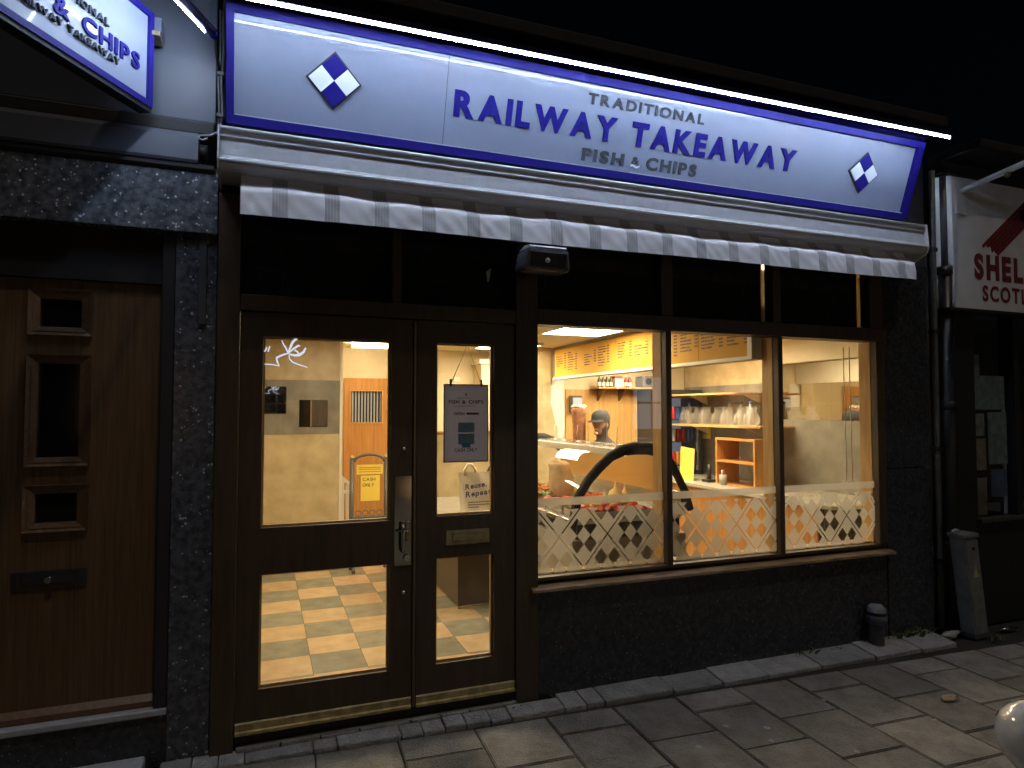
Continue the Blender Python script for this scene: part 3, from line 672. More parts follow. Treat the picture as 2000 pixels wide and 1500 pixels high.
bs = thing('white_board_sign', 'white board sign with a red painted roof mark above the dark shop', 'sign', (5.4, -.1, 2.33))
bx('board', 4.645, 6.6, -.12, -.05, 2.335, 3.30, off_white_sign, bs, .004)
for q in ((4.570,6.66,2.315,2.334),(4.60,6.66,3.301,3.325)): bx('frame', q[0], q[1], -.13, -.03, q[2], q[3], dark_void, bs)
MB().add([(4.57,-.02,2.335),(4.57,-.02,3.30),(4.644,-.118,3.30),(4.644,-.118,2.335),(4.59,.0,2.335),(4.59,.0,3.3)], [(0,1,2,3),(4,5,1,0)]).build('side_return', white_gloss, bs)
text('SHELTER', (4.862,-.122,2.560), (1,0,0), (0,0,1), 1.02, .190, .001, 'letter', red_paint, bs, bold=.05, gap=.16)
text('SCOTLAND', (4.945,-.122,2.400), (1,0,0), (0,0,1), .86, .118, .001, 'letter', red_paint, bs, bold=.03, gap=.16)
m = MB()
apex = (5.47,3.20)
for s_ in (-1, 1):
    a = Vector((apex[0],0,apex[1])); e = Vector((apex[0]+s_*.52,0,2.80)); d_ = (e-a).normalized(); n_ = Vector((d_.z,0,-d_.x))*s_
    k = 6
    for i in range(k):
        w0, w1 = -.012+.026*i*s_*0+.027*i, -.012+.027*(i+.93); ln = 1-.10*rng.random()-.02*i
        P = [a+n_*w0, a+n_*w1, a+(e-a)*ln+n_*w1, a+(e-a)*ln+n_*w0]
        m.add([(p.x,-.1225,p.z) for p in P]+[(p.x,-.121,p.z) for p in P], [(0,1,2,3),(7,6,5,4),(0,4,5,1),(1,5,6,2),(2,6,7,3),(3,7,4,0)])
m.build('roof_mark', red_paint, bs)
am = thing('sign_lamp_arm', 'white lamp arm reaching out from the white board sign', 'lamp', (4.72,-.12,3.2))
bx('plate', 4.675, 4.775, -.135, -.122, 3.02, 3.26, off_white_sign, am, .004)
MB().tube([(4.72,-.14,3.19),(4.74,-.95,3.30)], .022, 8).build('arm', white_gloss, am)
MB().tube([(4.70,-.97,3.28),(5.5,-.97,3.28)], .03, 10).build('trough', white_gloss, am)
MB().ball((4.725,-.45,3.205), (.02,.02,.02)).build('clamp', dull_brass, am)
# downpipes at the party line
dp = thing('downpipe', 'grey downpipe with cable clips between the two shops', 'pipe', (4.60,-.04,0))
MB().tube([(4.545,-.035,.02),(4.545,-.035,1.2),(4.548,-.035,2.2),(4.555,-.035,2.9),(4.56,-.035,3.35)], .020, 8).build('thin_pipe', pipe_grey, dp)
for z in (.5,1.3,2.15,2.75): bx('clip', 4.518, 4.575, -.058, -.005, z, z+.03, dark_void, dp, .004)
bp = thing('black_downpipe', 'thick black downpipe with a metal upper length', 'pipe', (4.64,-.05,0))
MB().tube([(4.635,-.06,.0),(4.635,-.06,2.62)], .052, 12).build('lower_pipe', black_plastic, bp)
MB().tube([(4.635,-.06,2.60),(4.635,-.06,3.33)], .036, 12).build('upper_pipe', mat('galvanised', (.10,.10,.105), .45, metal=.6), bp)
for z in (.6,1.6,2.58): MB().tube([(4.635,-.06,z),(4.635,-.06,z+.06)], .058, 12).build('collar', black_plastic, bp)

# street cabinet, stub pipe, litter, weeds
fp = thing('street_cabinet', 'leaning grey metal street cabinet with a yellow triangle sticker', 'cabinet', (4.70,-.19,0))
cB = Vector((4.645,-.205,0)); cU = Vector((1,.06,0)).normalized(); cV = Vector((-.06,1,0)).normalized()
def cab(u0, u1, v0, v1, z0, z1, n, mm, b=.004):
    m = MB().box(u0, u1, v0, v1, z0, z1, b); m.v = [cB+cU*v.x+cV*v.y+Vector((-.095*v.z/.7, 0, v.z)) for v in m.v]; return m.build(n, mm, fp)
cab(0, .155, 0, .10, 0, .70, 'body', pillar_grey, .006); cab(-.010, .165, -.010, .110, .701, .735, 'lid', pillar_grey, .010)
cab(.012, .143, -.004, -.0005, .04, .68, 'door', pillar_grey, .001); cab(-.004, .16, -.004, .104, 0.0, .035, 'plinth', pipe_grey, .003)
m = MB().add([cB+cU*u+cV*-.005+Vector((-.095*z/.7,0,z)) for u, z in ((.05,.43),(.12,.43),(.085,.51))], [(0,1,2)]); m.build('warning_triangle', mat('faded_yellow', (.42,.36,.16), .6), fp)
m = MB().tube([cB+cU*.085+cV*-.004+Vector((-.085,0,.63)), cB+cU*.085+cV*-.012+Vector((-.085,0,.63))], .011, 8); m.build('lock', dark_void, fp)
m = MB()
for i in range(6): m.ball((4.545+.018*i+rng.uniform(-.01,.01), -.145+.012*i+rng.uniform(-.01,.01), .742+rng.uniform(0,.008)), (.02,.014,.008), 6, 4, .3)
tag(m.build('crumpled_wrapper', litter_w), 'crumpled clear wrapper lying on top of the street cabinet', 'litter')
stp = thing('stub_pipe', 'short dark stub pipe with grey domed cap on the pavement', 'pipe', (3.875,-.075,0))
SP = (3.868,-.075,0)
MB().lathe(SP, [(.047,0),(.045,.16),(.049,.17)], 16).build('shaft', mat('stub_dark', (.055,.055,.06), .6, col2=(.08,.08,.085), scale=20), stp)
MB().lathe(SP, [(.049,.165),(.064,.180),(.068,.215),(.062,.225)], 16).build('collar', mat('stub_collar', (.10,.105,.115), .5), stp)
MB().lathe(SP, [(.062,.222),(.057,.240),(.060,.247)], 16).build('band', dark_void, stp)
MB().lathe(SP, [(.061,.245),(.058,.268),(.040,.288),(.001,.294)], 16).build('cap', mat('stub_cap', (.22,.23,.25), .45), stp)
def crumple(name, c, s, mm, label, cat='litter'):
    m = MB(); m.ball(c, s, 8, 5, .35); tag(m.build(name, mm), label, cat)
crumple('bottle_litter', (4.50,-.13,.03), (.10,.03,.022), mat('clear_litter', (.4,.42,.42), .15), 'flattened bottle lying at the foot of the downpipes')
crumple('foil_litter', (5.05,-.16,.02), (.09,.025,.015), mat('foil', (.8,.8,.8), .2, metal=1.0), 'strip of silver foil right of the street cabinet')
crumple('paper_litter', (3.56,-.79,.012), (.06,.03,.006), mat('buff_litter', (.36,.28,.18), .8), 'flat buff paper scrap on the far pavement')
for k, (X, Y) in enumerate(((2.384,-.689),(2.61,-1.02),(2.20,-.60),(2.31,-.80),(3.25,-.93),(1.95,-.72),(2.9,-.55))):
    MB().lathe((X,Y,.0), [(.001,.0075),(.009,.007),(.014+.004*(k == 0),.003)], 9).build('gum_spot', mat('gum_%d' % k, (.42,.41,.38), .8), pav)
m = MB()
for cx, cyy, n_, h_ in ((1.55,-.02,25,.03),(2.05,-.025,18,.02),(3.30,-.03,40,.05),(3.55,-.03,20,.03),(4.15,-.05,60,.06),(4.30,-.06,60,.07),(4.05,-.05,30,.04),(1.25,-.05,16,.03),(4.75,-.27,30,.03)):
    for _ in range(n_):
        X, Y = cx+rng.gauss(0,.05), cyy+rng.gauss(0,.012); a = rng.uniform(0,6.28); l_ = h_*rng.uniform(.4,1.2); w_ = .004
        dx, dy = math.cos(a), math.sin(a)
        m.add([(X-dy*w_,Y+dx*w_,.01),(X+dy*w_,Y-dx*w_,.01),(X+dx*l_*.5+dy*w_,Y+dy*l_*.5-dx*w_,.01+l_*.7),(X+dx*l_,Y+dy*l_,.01+l_)], [(0,1,2,3)])
wd = m.build('weeds', weed_mat); wd['kind'] = 'stuff'; wd['label'] = 'small green weeds growing along the foot of the walls'; wd['category'] = 'weeds'

# ================================================================== INTERIOR SHELL
FZ, CZ = .10, 2.30
fl_ = MB().quad((-.3,.08,FZ-.006),(4.9,.08,FZ-.006),(4.9,4.3,FZ-.006),(-.3,4.3,FZ-.006)).build('floor', grout); struct(fl_)
def tilemesh(n, mm):
    me = MB().box(-.1512,.1512,-.1542,.1542,-.005,.0,).mesh(n, (0,0,0)); me.materials.append(mm); return me
to, tg = tilemesh('tile', tile_o), tilemesh('tile', tile_g)
for i in range(-1, 9):
    for j in range(-1, 12):
        x, y = .285-.305+.305*i+.1525, .562+.311*j+.1555
        if x > 2.0 and y > 1.0: continue
        link('floor_tile', to if (i+j) % 2 == 0 else tg, (x, y, FZ), fl_)
bx('subfloor', -.3, 4.9, .12, 4.3, -.01, FZ-.008, grout)['kind'] = 'structure'
o = bx('ceiling', -.3, 4.9, 1.20, 4.3, CZ, CZ+.04, ceil_mat); struct(o)
struct(bx('ceiling_upstand', -.3, 4.9, 1.20, 1.24, CZ+.042, 2.75, white_paint)); struct(bx('window_soffit', -.3, 4.9, .142, 1.25, 2.752, 2.79, white_paint))
struct(bx('interior_wall_left', -.32, -.28, .12, 3.0, 0, 2.76, wall_tan))
wl = struct(bx('interior_wall_back', -.30, .690, 3.0, 3.04, 0, CZ-.002, wall_tan))
bx('grey_band', -.29, .672, 2.994, 2.9985, 1.371, 1.874, wall_grey, wl)
bx('corner_trim', .672, .694, 2.985, 3.045, FZ, CZ-.003, white_paint, wl, .003)
struct(bx('recess_wall_side', .60, .64, 3.045, 4.2, 0, CZ-.002, wall_cream))
wr = struct(bx('recess_wall_back', .60, 2.80, 4.16, 4.20, 0, CZ-.002, wall_cream))
struct(bx('staff_wall_side', 2.80, 2.84, 3.40, 4.2, 0, CZ-.002, wall_cream))
ws = struct(bx('staff_wall_back', 2.841, 4.84, 3.40, 3.44, 0, CZ-.002, wall_cream))
wrr = struct(bx('interior_wall_right', 4.85, 4.89, .10, 3.44, 0, 2.76, wall_tan))
bx('grey_panel', 4.843, 4.8485, .12, 3.39, FZ, 1.50, wall_grey, wrr)
bx('grey_band', 4.843, 4.8485, 1.80, 3.39, 1.503, 1.872, wall_grey, wrr)
struct(bx('interior_front_wall', 4.06, 4.88, .122, .16, 0, 2.75, wall_cream))
# panelling behind the staff
bx('oak_panel', 3.22, 3.70, 3.385, 3.399, FZ, 1.832, oak_light, ws); bx('oak_panel', 3.703, 4.15, 3.385, 3.399, FZ, 1.832, oak_light, ws)
bx('jamb', 3.03, 3.20, 3.38, 3.399, FZ, 1.94, white_paint, ws)
MB().prism([(2.842,FZ),(2.842,CZ-.004),(3.02,CZ-.004),(3.02,1.68),(3.04,1.60),(3.07,1.48),(3.08,1.43),(3.10,1.42),(3.11,1.30),(3.11,FZ)], 'y', 3.36, 3.379).build('shaped_end_panel', wall_tan, ws)

def ceiling_light(x, y, lab, sx=.6, sy=.6):
    t = thing('ceiling_light', lab, 'lamp', (x, y, CZ-.03), 'ceiling lights inside the shop')
    m = MB()
    for q in ((-sx/2,sx/2,-sy/2,-sy/2+.02),(-sx/2,sx/2,sy/2-.02,sy/2),(-sx/2,-sx/2+.02,-sy/2+.02,sy/2-.02),(sx/2-.02,sx/2,-sy/2+.02,sy/2-.02)): m.box(x+q[0],x+q[1],y+q[2],y+q[3],CZ-.03,CZ-.0005)
    m.build('frame', white_paint, t)
    bx('diffuser', x-sx/2+.021, x+sx/2-.021, y-sy/2+.021, y+sy/2-.021, CZ-.026, CZ-.004, panel_light, t)
ceiling_light(2.58, 1.66, 'square ceiling light panel seen above the left window')
ceiling_light(2.44, 3.20, 'square ceiling light panel at the back beside the hanging card')
ceiling_light(.62, 1.55, 'square ceiling light panel over the entrance floor')
ceiling_light(3.80, 2.15, 'long ceiling light panel over the till counter', .6, 1.2)
bx('pendant_batten', .85, 1.25, 3.5, 3.6, CZ-.05, CZ-.001, panel_light); tag(bpy.data.objects['pendant_batten'], 'slim ceiling batten light in the rear recess', 'lamp')

wb = thing('hidden_window_batten', 'hidden batten lamp added over the shop window to light the slits', 'lamp', (2.75,.65,2.70))  # unseen lamp added to light the transom slits, mullions and sill
bx('tube', 1.6, 3.95, .63, .665, 2.688, 2.715, emit_mat('added_window_tube', WARM, 8), wb); bx('housing', 1.55, 4.0, .60, .70, 2.716, 2.751, white_paint, wb)  # tube and housing of the added hidden lamp
# ---- rear door with louvred window
rd = thing('rear_door', 'oak door with small louvred window at the back of the shop', 'door', (1.1, 4.15, FZ))
m = MB(); a, b, c_, d_ = .912,1.258,1.457,1.807
m.box(.84,a,4.12,4.155,FZ,1.955); m.box(b,1.42,4.12,4.155,FZ,1.955); m.box(a,b,4.1205,4.1545,FZ,c_); m.box(a,b,4.1205,4.1545,d_,1.955); m.build('leaf', oak, rd)
m = MB(); m.box(a-.012,b+.012,4.110,4.119,c_-.014,c_); m.box(a-.012,b+.012,4.110,4.119,d_,d_+.012); m.box(a-.012,a,4.110,4.119,c_,d_); m.box(b,b+.012,4.110,4.119,c_,d_); m.build('window_frame', oak_light, rd)
slat_m = mat('grey_slat', (.40,.43,.45), .5)
for k in range(10):
    x = a+.012+k*.0345
    MB().add([(x,4.128,c_),(x+.020,4.145,c_),(x+.020,4.145,d_),(x,4.128,d_),(x,4.131,c_),(x+.020,4.148,c_),(x+.020,4.148,d_),(x,4.131,d_)], [(0,1,2,3),(7,6,5,4),(0,4,5,1),(1,5,6,2),(2,6,7,3),(3,7,4,0)]).build('slat', slat_m, rd)
MB().box(a,b,4.149,4.154,c_,d_).build('window_back', mat('dark_room', (.02,.022,.025), .3), rd)
bx('handle', 1.37, 1.39, 4.095, 4.12, 1.35, 1.45, steel, rd, .004)
# ---- framed mirrors on the left wall
for x0, x1, z0, z1, lab in ((-.06,.189,1.566,1.811,'small frameless mirror on the grey band, left one'),(.309,.556,1.442,1.689,'small frameless mirror on the grey band, lower right one')):
    t = thing('wall_mirror', lab, 'mirror', ((x0+x1)/2, 2.99, z0), 'mirrors on the grey wall band')
    bx('glass', x0, x1, 2.982, 2.9935, z0, z1, mirror, t)
    bx('backing', x0+.004, x1+.006, 2.9880, 2.9938, z0-.004, z1-.002, dark_void, t)
# ---- white stair balustrade
bal = thing('stair_gate', 'white wooden balustrade end beside the rear door', 'balustrade', (.74,3.1,FZ))
for x in (.70,.745): bx('post', x, x+.028, 3.05, 3.09, FZ, .93 if x < .72 else .885, white_paint, bal, .003)
MB().prism([(.694,.93),(.694,.985),(.785,.905),(.785,.875)], 'y', 3.04, 3.10).build('sloping_rail', white_paint, bal)
bx('lower_rail', .694, .785, 3.045, 3.095, .80, .83, white_paint, bal, .003)
# ---- CASH ONLY board
cbd = thing('notice_stand', 'iron framed notice stand with yellow cash only cards', 'sign', (.835,2.2,.278))
iron = mat('grey_iron', (.16,.15,.14), .5, metal=.4)
for x in (.692,.975):
    MB().tube([(x,2.2,.278),(x,2.2,1.185)], .019, 8).build('post', iron, cbd); MB().ball((x,2.2,1.200), .020).build('finial', brass, cbd)
    MB().tube([(x,2.04,.278+.012),(x,2.2,.278+.09),(x,2.36,.278+.012)], .014, 8).build('foot', iron, cbd)
MB().tube([(.71+.25*(.5-.5*math.cos(math.pi*k/10)), 2.2, 1.165+.06*math.sin(math.pi*k/10)) for k in range(11)], .012, 6).build('arch', iron, cbd)
m = MB().prism([(.722,.765),(.722,1.15)]+[(.722+.228*(.5-.5*math.cos(math.pi*k/8)), 1.155+.055*math.sin(math.pi*k/8)) for k in range(9)]+[(.950,.765)], 'y', 2.192, 2.205); m.build('backboard', oak, cbd)
for k in range(4):
    cx = .745+k*.059
    MB().tube([(cx+.024*math.cos(t*.524), 2.2, .738+.022*math.sin(t*.524)) for t in range(13)], .004, 5, False).build('scroll', iron, cbd)
bx('crossbar', .70, .968, 2.185, 2.215, .690, .712, iron, cbd, .004); bx('crossbar', .70, .968, 2.185, 2.215, .635, .66, iron, cbd, .004)
n1 = bx('upper_card', .728, .944, 2.1865, 2.190, 1.060, 1.140, note_y, cbd); n2 = bx('lower_card', .762, .920, 2.1865, 2.190, .838, 1.050, note_y, cbd)
text('CASH', (.778,2.1862,1.005), (1,0,0), (0,0,1), .105, .026, .0005, 'lettering', ink, n2, bold=.01, split=False)
text('ONLY', (.778,2.1862,.958), (1,0,0), (0,0,1), .095, .026, .0005, 'lettering', ink, n2, bold=.01, split=False)
m = MB()
for z in (1.113,1.098,1.078): m.box(.745,.928,2.1858,2.1863,z,z+.006)
m.build('print_lines', mat('brown_print', (.35,.22,.05), .6), n1)
cbd.location = (.948,2.95,FZ); cbd.scale = (1.135,1.135,1.135)
# ---- hanging notice in the right door leaf
hg = thing('hanging_notice', 'grey notice hung on string in the door reading fish and chips', 'sign', (1.03,.05,1.32))
card = bx('card', .907, 1.151, .046, .052, 1.321, 1.733, film_mat('notice_paper', (.36,.37,.47), 0.0), hg)
m = MB()
for q in ((.903,.9068,1.319,1.735),(1.1512,1.155,1.319,1.735),(.903,1.155,1.316,1.3207),(.903,1.155,1.7333,1.738)): m.box(q[0],q[1],.044,.054,q[2],q[3])
m.build('card_edge', mat('plum_edge', (.06,.02,.025), .5), hg)
MB().tube([(.941,.049,1.737),(1.035,.049,1.952),(1.115,.049,1.737)], .0022, 5).build('string', mat('string', (.35,.28,.16), .8), hg)
for x in (.941,1.115): bx('clip', x-.005, x+.005, .044, .054, 1.725, 1.765, dark_void, hg)
tx = lambda s_, x, z, w_, c_, mm=ink: text(s_, (x,.0457,z), (1,0,0), (0,0,1), w_, c_, .0005, 'lettering', mm, card, bold=.02, split=False)
navy = mat('navy_print', (.012,.03,.14), .6)
tx('FISH & CHIPS', .930, 1.632, .196, .020); tx('OPEN', .958, 1.570, .060, .015)
tx('CASH ONLY', .962, 1.372, .130, .019)
for z0, z1, c1 in ((1.478,1.530,'CLOSED'),(1.412,1.470,'CLOSED')):
    st = bx('blue_sticker', .983, 1.075, .0448, .0458, z0, z1, mat('pale_blue_sticker_%d' % int(z0*1000), (.16,.27,.36), .5), card)
    tx('CLOSED', .990, z1-.022, .078, .014, navy)
tx('SUNDAY', .990, 1.485, .078, .014, navy); tx('MONDAY', .990, 1.424, .078, .014, navy)
bx('bright_sticker', 1.005, 1.052, .0440, .0446, 1.394, 1.418, mat('azure_sticker', (.02,.22,.50), .5), card)
m = MB(); m.box(.975,1.05,.0452,.0457,1.662,1.664); m.box(.962,1.085,.0452,.0457,1.618,1.620); m.box(1.024,1.030,.0452,.0457,1.675,1.690); m.box(1.03,1.10,.0452,.0457,1.572,1.584); m.build('print_lines', ink, card)

# ---- counter with carrier bag behind the right door leaf
ct = thing('low_counter', 'grey topped counter with dark front behind the right door leaf', 'counter', (1.55,1.8,FZ))
bx('worktop', 1.215, 1.86, 1.40, 2.55, .762, .790, mat('grey_worktop', (.34,.31,.25), .35, col2=(.26,.235,.19), scale=9), ct, .004)
bx('front_panel', 1.385, 1.675, 1.43, 1.45, FZ+.025, .760, mat('dark_front', (.075,.058,.04), .45), ct)
bx('edge_post', 1.676, 1.715, 1.43, 1.47, FZ, .760, pine, ct)
bx('side_panel', 1.385, 1.405, 1.451, 2.50, FZ+.025, .760, mat('dark_side', (.09,.07,.05), .45), ct)
bx('trim', 1.380, 1.676, 1.424, 1.429, FZ+.012, FZ+.024, steel, ct); bx('foot', 1.392, 1.412, 1.44, 1.46, FZ, FZ+.024, dark_void, ct)
bg_ = thing('carrier_bag', 'cream carrier bag printed Reuse Repeat standing on the counter', 'bag', (1.60,1.6,.79))
m = MB(); nxx, nzz = 12, 12; vs = []
for s_ in (-1, 1):
    for i in range(nxx+1):
        for j in range(nzz+1):
            u, v = i/nxx, j/nzz
            bulge = .035*math.sin(math.pi*u)**.5*(1-v*.75)
            vs.append((1.448+.305*u-(.018 if v > .5 else 0)*(1-u)*(v-.5)*2+.004*math.sin(v*9+u*4), 1.60+s_*(.006+bulge)+.006*math.sin(u*11+v*6), .791+.310*v+.010*u*v+.006*math.sin(u*7)*v))
nn = (nxx+1)*(nzz+1)
for s_ in (0, 1): m.add(vs[s_*nn:(s_+1)*nn], [(i*(nzz+1)+j, i*(nzz+1)+j+1, (i+1)*(nzz+1)+j+1, (i+1)*(nzz+1)+j) for i in range(nxx) for j in range(nzz)], True)
m.build('bag_body', mat('cream_plastic', (.90,.82,.66), .45, bump=.2, bscale=14), bg_)
MB().tube([(1.482,1.60,1.08),(1.487,1.597,1.13),(1.510,1.596,1.168),(1.540,1.596,1.166),(1.572,1.597,1.13),(1.584,1.60,1.085)], [.011]*6, 6).build('handle', mat('cream_handle', (.82,.72,.52), .45), bg_)
pur = mat('violet_print', (.06,.045,.22), .6)
text('Reuse.', (1.478,1.552,.975), (1,0,.12), (0,0,1), .175, .042, .0005, 'lettering', pur, bg_, bold=.03, split=False)
text('Repeat.', (1.482,1.552,.915), (1,0,.10), (0,0,1), .225, .044, .0005, 'lettering', pur, bg_, bold=.03, split=False)
m = MB()
for z, w_ in ((.872,.20),(.853,.18),(.834,.09)): m.box(1.50,1.50+w_,1.5515,1.552,z,z+.007)
m.build('print_lines', mat('brown_bag_print', (.22,.13,.08), .6), bg_)
lw = thing('low_partition', 'tan panelled low partition behind the carrier bag', 'partition', (1.9,3.1,FZ))
bx('panel', 1.58, 2.30, 3.02, 3.06, FZ, 1.36, wall_tan, lw); bx('cap', 1.56, 2.32, 3.0, 3.08, 1.361, 1.385, oak, lw, .004)
tall = thing('tall_cupboard', 'cream tall cupboard with yellow lit edge behind the hanging card', 'cupboard', (2.5,3.9,FZ))
bx('carcass', 2.36, 2.78, 3.85, 4.14, FZ, 2.13, wall_cream, tall); bx('cornice', 2.33, 2.79, 3.82, 4.15, 2.131, 2.19, white_paint, tall, .004)
bx('door', 2.50, 2.77, 3.83, 3.849, FZ+.05, 2.08, white_paint, tall, .004)
bx('switch', 2.11, 2.19, 4.145, 4.159, 1.93, 1.99, white_paint, wr, .003)

# ================================================================== MENU BULKHEAD
mn = thing('menu_board', 'long yellow overhead menu board with dark price lists', 'menu board', (3.06,1.8,1.95))
ys = [.17,.72,1.27,1.95,2.62,3.30]
z0, z1 = 1.962, 2.268
bx('bulkhead', 3.064, 3.14, .12, 3.33, 1.935, CZ-.002, white_paint, mn)
for a, b in zip(ys, ys[1:]):
    p_ = bx('menu_panel', 3.052, 3.0635, a+.003, b-.003, z0, z1, menu_y, mn)
    m = MB(); r_ = random.Random(int(a*100)); rows = 8
    cols = [(.03,.20,'t'),(.235,.28,'p'),(.32,.48,'t'),(.50,.545,'p')] if b-a > .5 else [(.03,.2,'t')]
    for c0, c1, ty in cols:
        skip = r_.randint(0, 2)
        for k in range(skip, rows-r_.randint(0, 2)):
            z = z1-.065-k*.0255
            if ty == 't':
                L_ = (c1-c0)*r_.uniform(.4,1); x = 0
                while x < L_:                      # words of uneven length
                    w_ = r_.uniform(.012,.05); hh = .009
                    ya = b-.003-(c0+x); m.box(3.0505,3.0518,ya-w_,ya,z,z+hh+r_.choice([0,.003])); x += w_+.006
            else:
                for q in range(3):
                    ya = b-.003-c0-q*.015; m.box(3.0505,3.0518,ya-.011,ya,z,z+.012)
    m.build('print', ink, p_)
bx('lower_trim', 3.035, 3.0635, .12, 3.33, z0-.027, z0-.001, white_paint, mn, .003); bx('end_trim', 3.030, 3.0635, .122, .168, z0-.027, 2.29, white_paint, mn, .003)
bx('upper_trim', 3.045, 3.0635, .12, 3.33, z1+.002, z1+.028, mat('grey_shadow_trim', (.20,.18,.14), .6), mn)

# ================================================================== DISPLAY CABINET (curved glass, black end arch)
dc = thing('display_cabinet', 'heated display cabinet with curved glass and black arched end frame', 'display cabinet', (2.35,1.4,FZ))
ARC = [(1.862,.74),(1.895,.88),(1.925,1.02),(2.00,1.13),(2.08,1.21),(2.17,1.285),(2.26,1.325),(2.36,1.338),(2.47,1.335),(2.57,1.305),(2.64,1.235),(2.70,1.14),(2.765,1.02),(2.80,.90)]
RAD = [.030,.030,.030,.031,.033,.034,.040,.046,.046,.040,.032,.028,.028,.028]
for yy in (.50,2.30):
    MB().tube([(x,yy,z) for x, z in ARC], RAD, 10).build('end_arch', black_rubber, dc)
m = MB(); pts = ARC[1:9]; n = len(pts)
m.add([(x-.0,y,z) for y in (.53,2.27) for x, z in pts], [(i, i+1, n+i+1, n+i) for i in range(n-1)], True); m.build('curved_glass', glass, dc)
bx('canopy', 2.24, 2.60, .55, 2.26, 1.300, 1.335, steel, dc, .006)
bx('canopy_front', 2.222, 2.239, .55, 2.26, 1.285, 1.335, mat('cream_lamp_cover', (.80,.76,.62), .4), dc, .004)
bx('heat_lamp', 2.30, 2.36, .62, 2.2, 1.278, 1.299, case_light, dc)
bx('back_panel', 2.74, 2.78, .52, 2.28, .86, 1.02, steel, dc); bx('deck', 1.90, 2.74, .52, 2.28, .84, .872, steel, dc, .004)
bx('plinth_shadow_gap', 1.94, 2.74, .54, 2.26, .742, .838, dark_void, dc); bx('base', 1.90, 2.78, .52, 2.28, FZ, .740, mat('grey_base_panel', (.44,.40,.32), .3, col2=(.36,.33,.26), scale=5), dc, .004)  # black box under the deck stands in for a shadow gap
bx('shelf_back', 2.60, 2.62, .6, 2.2, 1.03, 1.28, mat('amber_screen', (.62,.38,.12), .4), dc)
for k, (y, col) in enumerate(((.66,(.45,.06,.02)),(.95,(.55,.40,.06)),(1.24,(.50,.10,.03)),(1.53,(.20,.28,.05)),(1.82,(.55,.16,.04)),(2.08,(.40,.24,.10)))):
    tr = thing('food_tray', 'steel tray of %s food in the display cabinet' % ('red','golden','orange red','green salad','orange','brown')[k], 'tray', (2.2,y,.873), 'trays in the display cabinet')
    m = MB(); X0, X1, Y0, Y1 = 1.96, 2.56, y-.125, y+.125
    m.box(X0,X1,Y0,Y1,.8725,.876); m.box(X0,X1,Y0,Y0+.006,.876,.915); m.box(X0,X1,Y1-.006,Y1,.876,.915); m.box(X0,X0+.006,Y0+.006,Y1-.006,.876,.915); m.box(X1-.006,X1,Y0+.006,Y1-.006,.876,.915); m.build('tray', steel, tr)
    m = MB(); r_ = random.Random(k)
    for _ in range(70): m.ball((r_.uniform(X0+.03,X1-.03), r_.uniform(Y0+.03,Y1-.03), .885+r_.uniform(0,.045)), (r_.uniform(.015,.04), r_.uniform(.012,.03), r_.uniform(.01,.022)), 7, 5, .2)
    fo = m.build('food', mat('food_%d' % k, col, .45, col2=tuple(min(1, c_*1.8+.03) for c_ in col), scale=25), tr); fo['kind'] = 'stuff'
gm = mat('garlic_skin', (.70,.55,.24), .5)
for k, (X, Y, Z, s_, lab) in enumerate(((2.44,.90,.965,.058,'large garlic bulb'),(2.53,.92,.960,.046,'middle garlic bulb'),(2.335,.88,.945,.036,'small garlic bulb'))):
    MBB = MB().lathe((X,Y,Z), [(.001,-s_*.8),(s_*.7,-s_*.7),(s_,-.1*s_),(s_*.75,s_*.55),(s_*.25,s_*1.0),(s_*.14,s_*1.5),(s_*.04,s_*1.9)], 10)
    for v in MBB.v:
        a = math.atan2(v.y-Y, v.x-X); v.x += (v.x-X)*.10*math.cos(5*a); v.y += (v.y-Y)*.10*math.cos(5*a)
    tag(MBB.build('garlic_bulb', gm), lab+' lying on the food in the display cabinet', 'garlic', 'garlic bulbs')
sk_ = MB().lathe((2.22,1.35,.93), [(.001,0),(.085,0),(.105,.06),(.098,.15),(.075,.20),(.085,.235),(.06,.25),(.001,.24)], 14)
for v in sk_.v: v += Vector((rng.uniform(-.012,.012), rng.uniform(-.012,.012)+(v.z-.93)*.25, rng.uniform(-.008,.008)))
ob = sk_.build('paper_sack', mat('brown_paper', (.40,.27,.14), .7, col2=(.52,.37,.2), scale=12)); tag(ob, 'crumpled brown paper sack inside the display cabinet', 'sack')
for k, y in enumerate((.85,1.0,1.3,1.5,1.75,1.95)):
    t = thing('card_holder', 'thin card holder on the cabinet canopy, %s from the window' % ('first','second','third','fourth','fifth','sixth')[k], 'card holder', (2.42,y,1.335), 'card holders on the canopy')
    MB().tube([(2.42+.01*(k % 2),y,1.337),(2.425,y+.008,1.40),(2.43,y+.004,1.56 if k == 1 else 1.47)], .0028, 5).build('stem', white_paint, t)
    MB().lathe((2.42+.01*(k % 2),y,1.3355), [(.02,0),(.02,.003),(.004,.008)], 8).build('foot', white_paint, t)
scr = thing('sneeze_screen', 'clear upright glass screen standing on the canopy', 'screen', (2.5,1.0,1.335))
bx('pane', 2.50, 2.506, .75, 1.30, 1.3365, 1.585, glass, scr)

